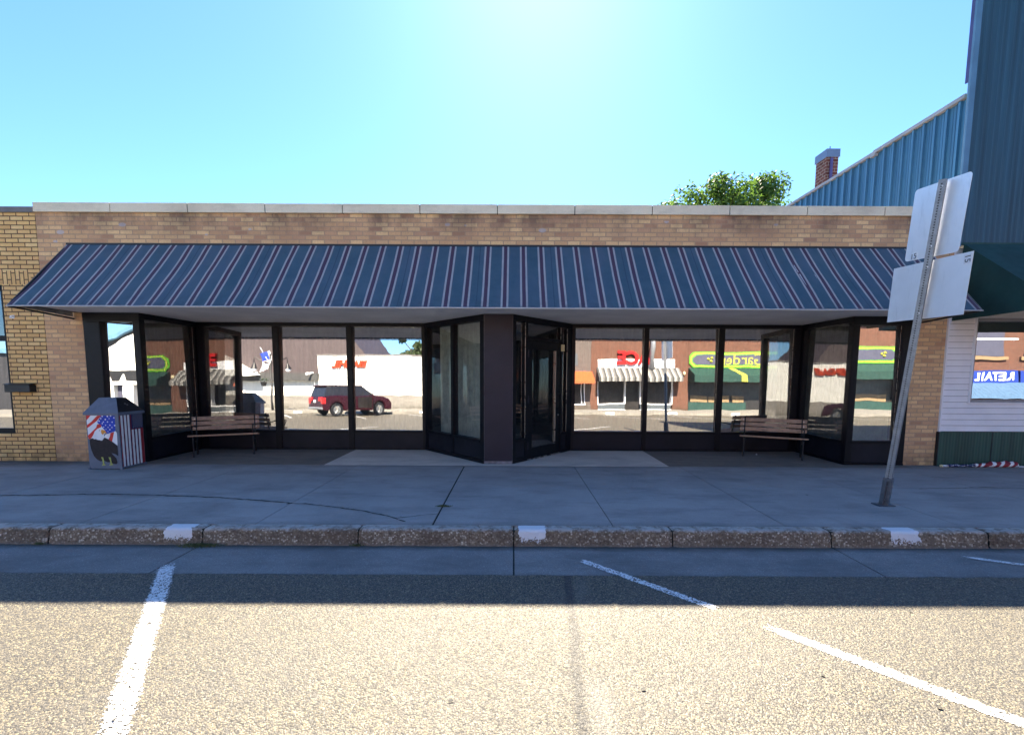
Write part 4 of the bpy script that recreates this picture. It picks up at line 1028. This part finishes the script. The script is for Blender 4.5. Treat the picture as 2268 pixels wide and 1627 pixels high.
# hardware shop
hs = far('hardware_shop', 'red brick shop with red letters and grey striped awning mirrored right of the door')
m = MB(); fb(m, 5.465, 12.05, 2.0, 6.4); fb(m, 5.465, 5.90, -.2, 2.0); fb(m, 11.0, 12.05, -.2, 2.0); m.build('brick_wall', M['brick_red'], hs)
m = MB(); fb(m, 5.92, 11.08, 2.84, 3.40, .04, 0); m.split('white_panel', M['white'], hs)
text('letters', 'ACE', 1.18, (8.35, YF+.12, 3.43), RF, M['red_l'], hs, depth=.14, font_offset=.05, scale=(1.0, 1, 1))
m = MB()
stripe_awning(m, 5.82, 11.4, 2.84, 1.86, 1.0, 42, .25); m.build('awning', [M['aw1'], M['aw2'], M['aw3']], hs, fix=False)
m = MB(); fb(m, 5.9, 11.0, -.2, 2.0, -.35, -.6); m.build('shop_window', M['dark_in'], hs)
m = MB(); fb(m, 5.92, 7.8, .02, .36, -.02); fb(m, 8.85, 10.88, .02, .36, -.02); m.split('kick_panel', M['slate'], hs)
m = MB()
for a_, b_ in ((5.90, 7.84), (8.82, 10.98)): fb(m, a_, b_, .36, .43, .0); fb(m, a_, b_, -.1, .02, .0); fb(m, a_, a_+.05, .43, 2.0, -.02); fb(m, b_-.06, b_, .43, 2.0, -.02)
m.build('window_frame', M['white'], hs)
m = MB(); m.tube([(9.5, YF+.15, 2.7), (9.5, YF+.15, 6.0)], .16, 12); m.build('vent_pipe', M['galv'], hs, smooth=True)
m = MB(); m.tube([(11.75, YF+.02, 2.40), (11.75, YF+.16, 2.42)], .03, 6); m.tube([(11.75, YF+.16, 2.28), (11.75, YF+.16, 2.38), (11.75, YF+.16, 2.50), (11.75, YF+.16, 2.58)], [.05, .11, .11, .03], 10); m.build('wall_lamp', M['cream'], hs, smooth=True)
# garden shop
gs2 = far('garden_shop', 'red brick shop with green sign and dark green awning mirrored in the right panes')
m = MB(); fb(m, 12.055, 24.2, 1.9, 7.2, .0); fb(m, 23.9, 24.2, -.2, 1.9); m.build('brick_wall', M['brick_red'], gs2)
m = MB()
def oct_(x0, x1, z0, z1, c, y, t):
    P = [(x0+c, y, z0), (x1-c, y, z0), (x1, y, z0+c), (x1, y, z1-c), (x1-c, y, z1), (x0+c, y, z1), (x0, y, z1-c), (x0, y, z0+c)]; m.prism(P, (0, t, 0), m=0)
oct_(12.08, 23.95, 2.84, 3.90, .28, YF+.0, .08); sg = m.build('sign_board', M['lime'], gs2)
m = MB(); oct_(12.17, 23.86, 2.92, 3.82, .26, YF+.081, .01); m.build('sign_border', M['yel'], sg)
m = MB(); oct_(12.24, 23.79, 2.98, 3.76, .25, YF+.0915, .01); m.build('sign_field', M['lime'], sg)
m = MB(); oct_(12.31, 23.72, 3.03, 3.71, .24, YF+.102, .01); m.build('sign_field', M['sign_grey'], sg)
text('letters', 'Garden', 1.02, (15.55, YF+.118, 3.36), RF, M['yel'], sg, depth=.012)
m = MB()
for cx in (13.45, 22.9):
    for dx, dz in ((-.13, .02), (.1, .1), (.05, -.1)): m.tube([(cx+dx-.08, YF+.115, 3.38+dz), (cx+dx, YF+.118, 3.40+dz), (cx+dx+.1, YF+.115, 3.36+dz)], [.03, .10, .03], 8)
m.build('sign_leaf', M['yel'], sg)
m = MB(); stripe_awning(m, 12.1, 24.0, 2.83, 1.86, 1.0, 1, .45); ga = m.build('awning', M['gcloth'], gs2, fix=False)
m = MB(); m.quad((14.75, YF+.02, 2.835), (15.1, YF+.02, 2.835), (15.5, YF+1.02, 2.325), (15.15, YF+1.02, 2.325)); m.quad((15.15, YF+1.02, 2.325), (15.5, YF+1.02, 2.325), (15.5, YF+1.02, 1.87), (15.15, YF+1.02, 1.87)); m.build('awning_stripe', M['yel'], ga, fix=False)
m = MB(); fb(m, 12.07, 23.9, -.2, 1.9, -.25, -.5); m.build('shop_window', M['dark_in'], gs2)
m = MB()
for a_, b_ in ((12.3, 13.4), (13.5, 15.0), (15.15, 15.9), (18.4, 20.2), (20.35, 23.5)): fb(m, a_, b_, .52, .96, -.18, -.24)
m.split('roller_blind', M['blind'], gs2)
m = MB(); fb(m, 12.08, 16.0, -.2, .50, -.02, -.24); fb(m, 18.2, 23.9, -.2, .50, -.02, -.24); m.split('kick_panel', M['gkick'], gs2)
# retail building
rt_ = far('retail_building', 'red brick two storey shop with blue lettered awning mirrored at the far right')
m = MB(); fb(m, 24.21, 48, 1.4, 8.5); fb(m, 24.21, 48, -.2, 1.4, -.8, -1.0); m.build('brick_wall', M['brick_red'], rt_)
m = MB()
for x in (24.9, 28.2, 31.6, 35.4): fb(m, x, x+2.1, 3.75, 5.6, .02, -.1)
m.split('upper_window', M['sign_grey'], rt_)
m = MB()
for x in (24.7, 28.0, 31.4, 35.2): fb(m, x, x+2.5, 3.5, 3.72, .14, -.1)
m.split('window_sill', M['blind'], rt_)
m = MB()
for a_, b_ in ((24.6, 30.7), (30.85, 36.6), (36.75, 46)):
    fb(m, a_, b_, 2.05, 2.80, .5, 0)
aw_ = m.split('awning_valance', M['blue_cloth'], rt_)
m = MB(); m.quad((24.6, YF+.51, 2.06), (46, YF+.51, 2.06), (46, YF+1.6, 1.1), (24.6, YF+1.6, 1.1)); m.build('awning', M['blue_rib'], rt_, fix=False)
text('letters', 'RETAIL', .66, (29.3, YF+.515, 2.42), RF, M['white'], rt_, depth=.02, font_offset=.02, extra=.15)
text('letters', 'R', .66, (31.7, YF+.515, 2.42), RF, M['white'], rt_, depth=.02, font_offset=.02)

# parked car across the street
def suv():
    t = thing('parked_car', 'dark red parked car with open driver door mirrored in the left panes', 'car')
    m = MB(); hw = .90
    def arc(cx, r, n=9): return [(cx+r*cos(a_), .36+r*sin(a_)) for a_ in [pi*k_/(n-1) for k_ in range(n)]]
    out = [(-2.26, .34), (-2.32, .55), (-2.30, .90), (-2.20, 1.03), (1.0, 1.05), (1.7, .98), (2.16, .86), (2.30, .66), (2.28, .32)]+[(x_, z_) for x_, z_ in arc(1.42, .41)]+[(.95, .28), (-.95, .28)]+[(x_, z_) for x_, z_ in arc(-1.42, .41)]+[(-1.9, .30)]
    m.prism([(x_, -hw, z_) for x_, z_ in out], (0, 2*hw, 0)); body = m.build('body', M['car_red'], t, bevel=.05)
    m = MB(); lo = [(-2.22, 1.03), (1.12, 1.04)]; P = {}
    sec = [(-2.20, 1.03, .86), (-1.98, 1.52, .70), (.28, 1.54, .70), (1.10, 1.045, .84)]
    L_ = [(x_, -w_, z_) for x_, z_, w_ in sec]; R_ = [(x_, w_, z_) for x_, z_, w_ in sec]
    m.quad(*L_); m.quad(*R_[::-1])
    for i in range(3): m.quad(L_[i], L_[i+1], R_[i+1], R_[i])
    m.build('windows', M['car_glass'], t, bevel=.03)
    m = MB(); m.box(-2.02, .30, -.72, .72, 1.535, 1.585); m.box(-2.1, -1.95, -.68, .68, 1.50, 1.56); m.build('car_roof', M['car_red'], t, bevel=.02)
    for sx in (-1.42, 1.42):
        for sy in (-1, 1):
            m = MB(); m.tube([(sx, sy*.70, .345), (sx, sy*.90, .345)], .345, 20); wh = m.build('wheel', M['black'], t, smooth=False, bevel=.02)
            m = MB(); m.tube([(sx, sy*.89, .345), (sx, sy*.905, .345)], .22, 12)
            for k_ in range(6): a_ = k_*pi/3; m.tube([(sx, sy*.91, .345), (sx+.21*cos(a_), sy*.91, .345+.21*sin(a_))], .022, 5)
            m.build('rim', M['alu'], wh)
    for sy in (-1, 1):
        m = MB(); m.box(-2.335, -2.15, sy*.62-.16, sy*.62+.16, .82, 1.0); m.box(-2.33, -2.1, sy*.80-.10, sy*.80+.105, .68, .98); m.build('tail_light', M['car_light'], t, bevel=.02)
    m = MB(); m.box(-2.345, -2.32, -.17, .17, .74, .88); m.build('number_plate', M['white'], t)
    m = MB(); m.box(-2.37, -2.2, -.86, .86, .36, .50); m.build('bumper', M['galv'], t, bevel=.03)
    m = MB(); T_ = lambda q_: Vector((.92-q_.x*cos(1.05), .90+q_.x*sin(1.05)+q_.y, q_.z))
    m.box(0, 1.0, -.05, .05, .36, 1.04, T=T_); m.box(.0, .06, -.02, .02, 1.04, 1.45, T=T_); m.box(.94, 1.0, -.02, .02, 1.04, 1.45, T=T_); m.box(0, 1.0, -.02, .02, 1.42, 1.47, T=T_)
    m.build('door', M['car_red'], t, bevel=.01)
    m = MB(); m.box(-.05, .90, .86, .905, .40, 1.0); m.build('door_opening', M['dark_in'], t)
    return t
M['car_red'] = plain('car_paint', (.030, .002, .007), .25, .1, 3); M['car_glass'] = plain('car_glass', (.02, .02, .024), .1, .1, 3); M['car_light'] = plain('car_light', (.75, .02, .02), .3, .1, 3)
car = suv(); car.scale = (.86, .86, 1.0); car.location = (-8.5, -14.4, -.15); car.rotation_euler = (0, 0, rad(-49))

# street lamp with two arms, flag and hanging basket
sl2 = thing('street_lamp', 'dark two armed street lamp mirrored in the second left recess pane', 'street lamp', (-13.9, -16.4, 0))
m = MB(); m.tube([(0,0,-.02),(0,0,.5),(0,0,3.3)], [.09,.06,.05], 10); m.build('pole', M['iron'], sl2, smooth=True)
for sx in (-1, 1):
    m = MB(); m.tube([(0,0,2.75),(sx*.5,0,2.85),(sx*.95,0,3.1),(sx*1.0,0,2.9),(sx*1.0,0,2.75)], .035, 6); ar = m.build('arm', M['iron'], sl2)
    m = MB(); m.tube([(sx*1.0,0,2.75),(sx*1.0,0,2.6),(sx*1.0,0,2.42)], [.04,.10,.19], 10); m.build('lamp_hood', M['iron'], ar)
    m = MB(); m.tube([(sx*1.0,0,2.42),(sx*1.0,0,2.28),(sx*1.0,0,2.2)], [.16,.13,.03], 10); m.build('lamp_globe', M['white'], ar, smooth=True)
hb = thing('hanging_basket', 'black hanging flower basket below the flag on the mirrored street lamp', 'flower basket', (-14.35, -16.4, 1.45))
m = MB(); m.tube([(0,0,0),(0,0,.22)], [.10,.17], 10); m.build('pot', M['black'], hb)
m = MB()
for i in range(160):
    a_ = random.uniform(0, 6.28); q_ = random.uniform(0, .25); x, y, z = q_*cos(a_), q_*sin(a_), .22+random.uniform(0, .16)
    m.quad((x, y, z), (x+.05, y, z+.01), (x+.04, y+.04, z+.04), m=0 if random.random() < .5 else 1)
m.build('flowers', [M['leaf'], M['white']], hb, fix=False)
m = MB(); m.tube([(0,0,.3),(.2,0,.9),(.45,0,1.2)], .008, 5); m.build('hanger', M['iron'], hb)
fg = thing('street_flag', 'small stars and stripes flag hanging on the mirrored street lamp', 'flag', (-14.25, -16.4, 2.3))
m = MB(); m.grid(lambda u, v: (-.25+.55*u+.12*sin(v*4), .06*sin(u*6+v*3), 1.0-1.1*v+.2*u), 14, 12, mf=lambda u, v: 2 if v < .42 and u < .7 else (0 if int(u*9) % 2 else 1)); m.build('cloth', [M['m_dred'], M['white'], M['m_blue']], fg, fix=False)
m = MB(); m.tube([(.35,0,.35),(-.25,0,1.35)], .015, 6); m.build('pole', M['white'], fg)
tree((-8.9, -33, -.2), 6.4, 2.0, 'dark conifers rising above the white building mirrored in the left panes', 3500, 21, .16, 'needle', 26)
tree((-7.4, -34, -.2), 6.0, 1.6, 'smaller dark tree right of the conifers above the mirrored white building', 2500, 22, .16, 'needle', 20)
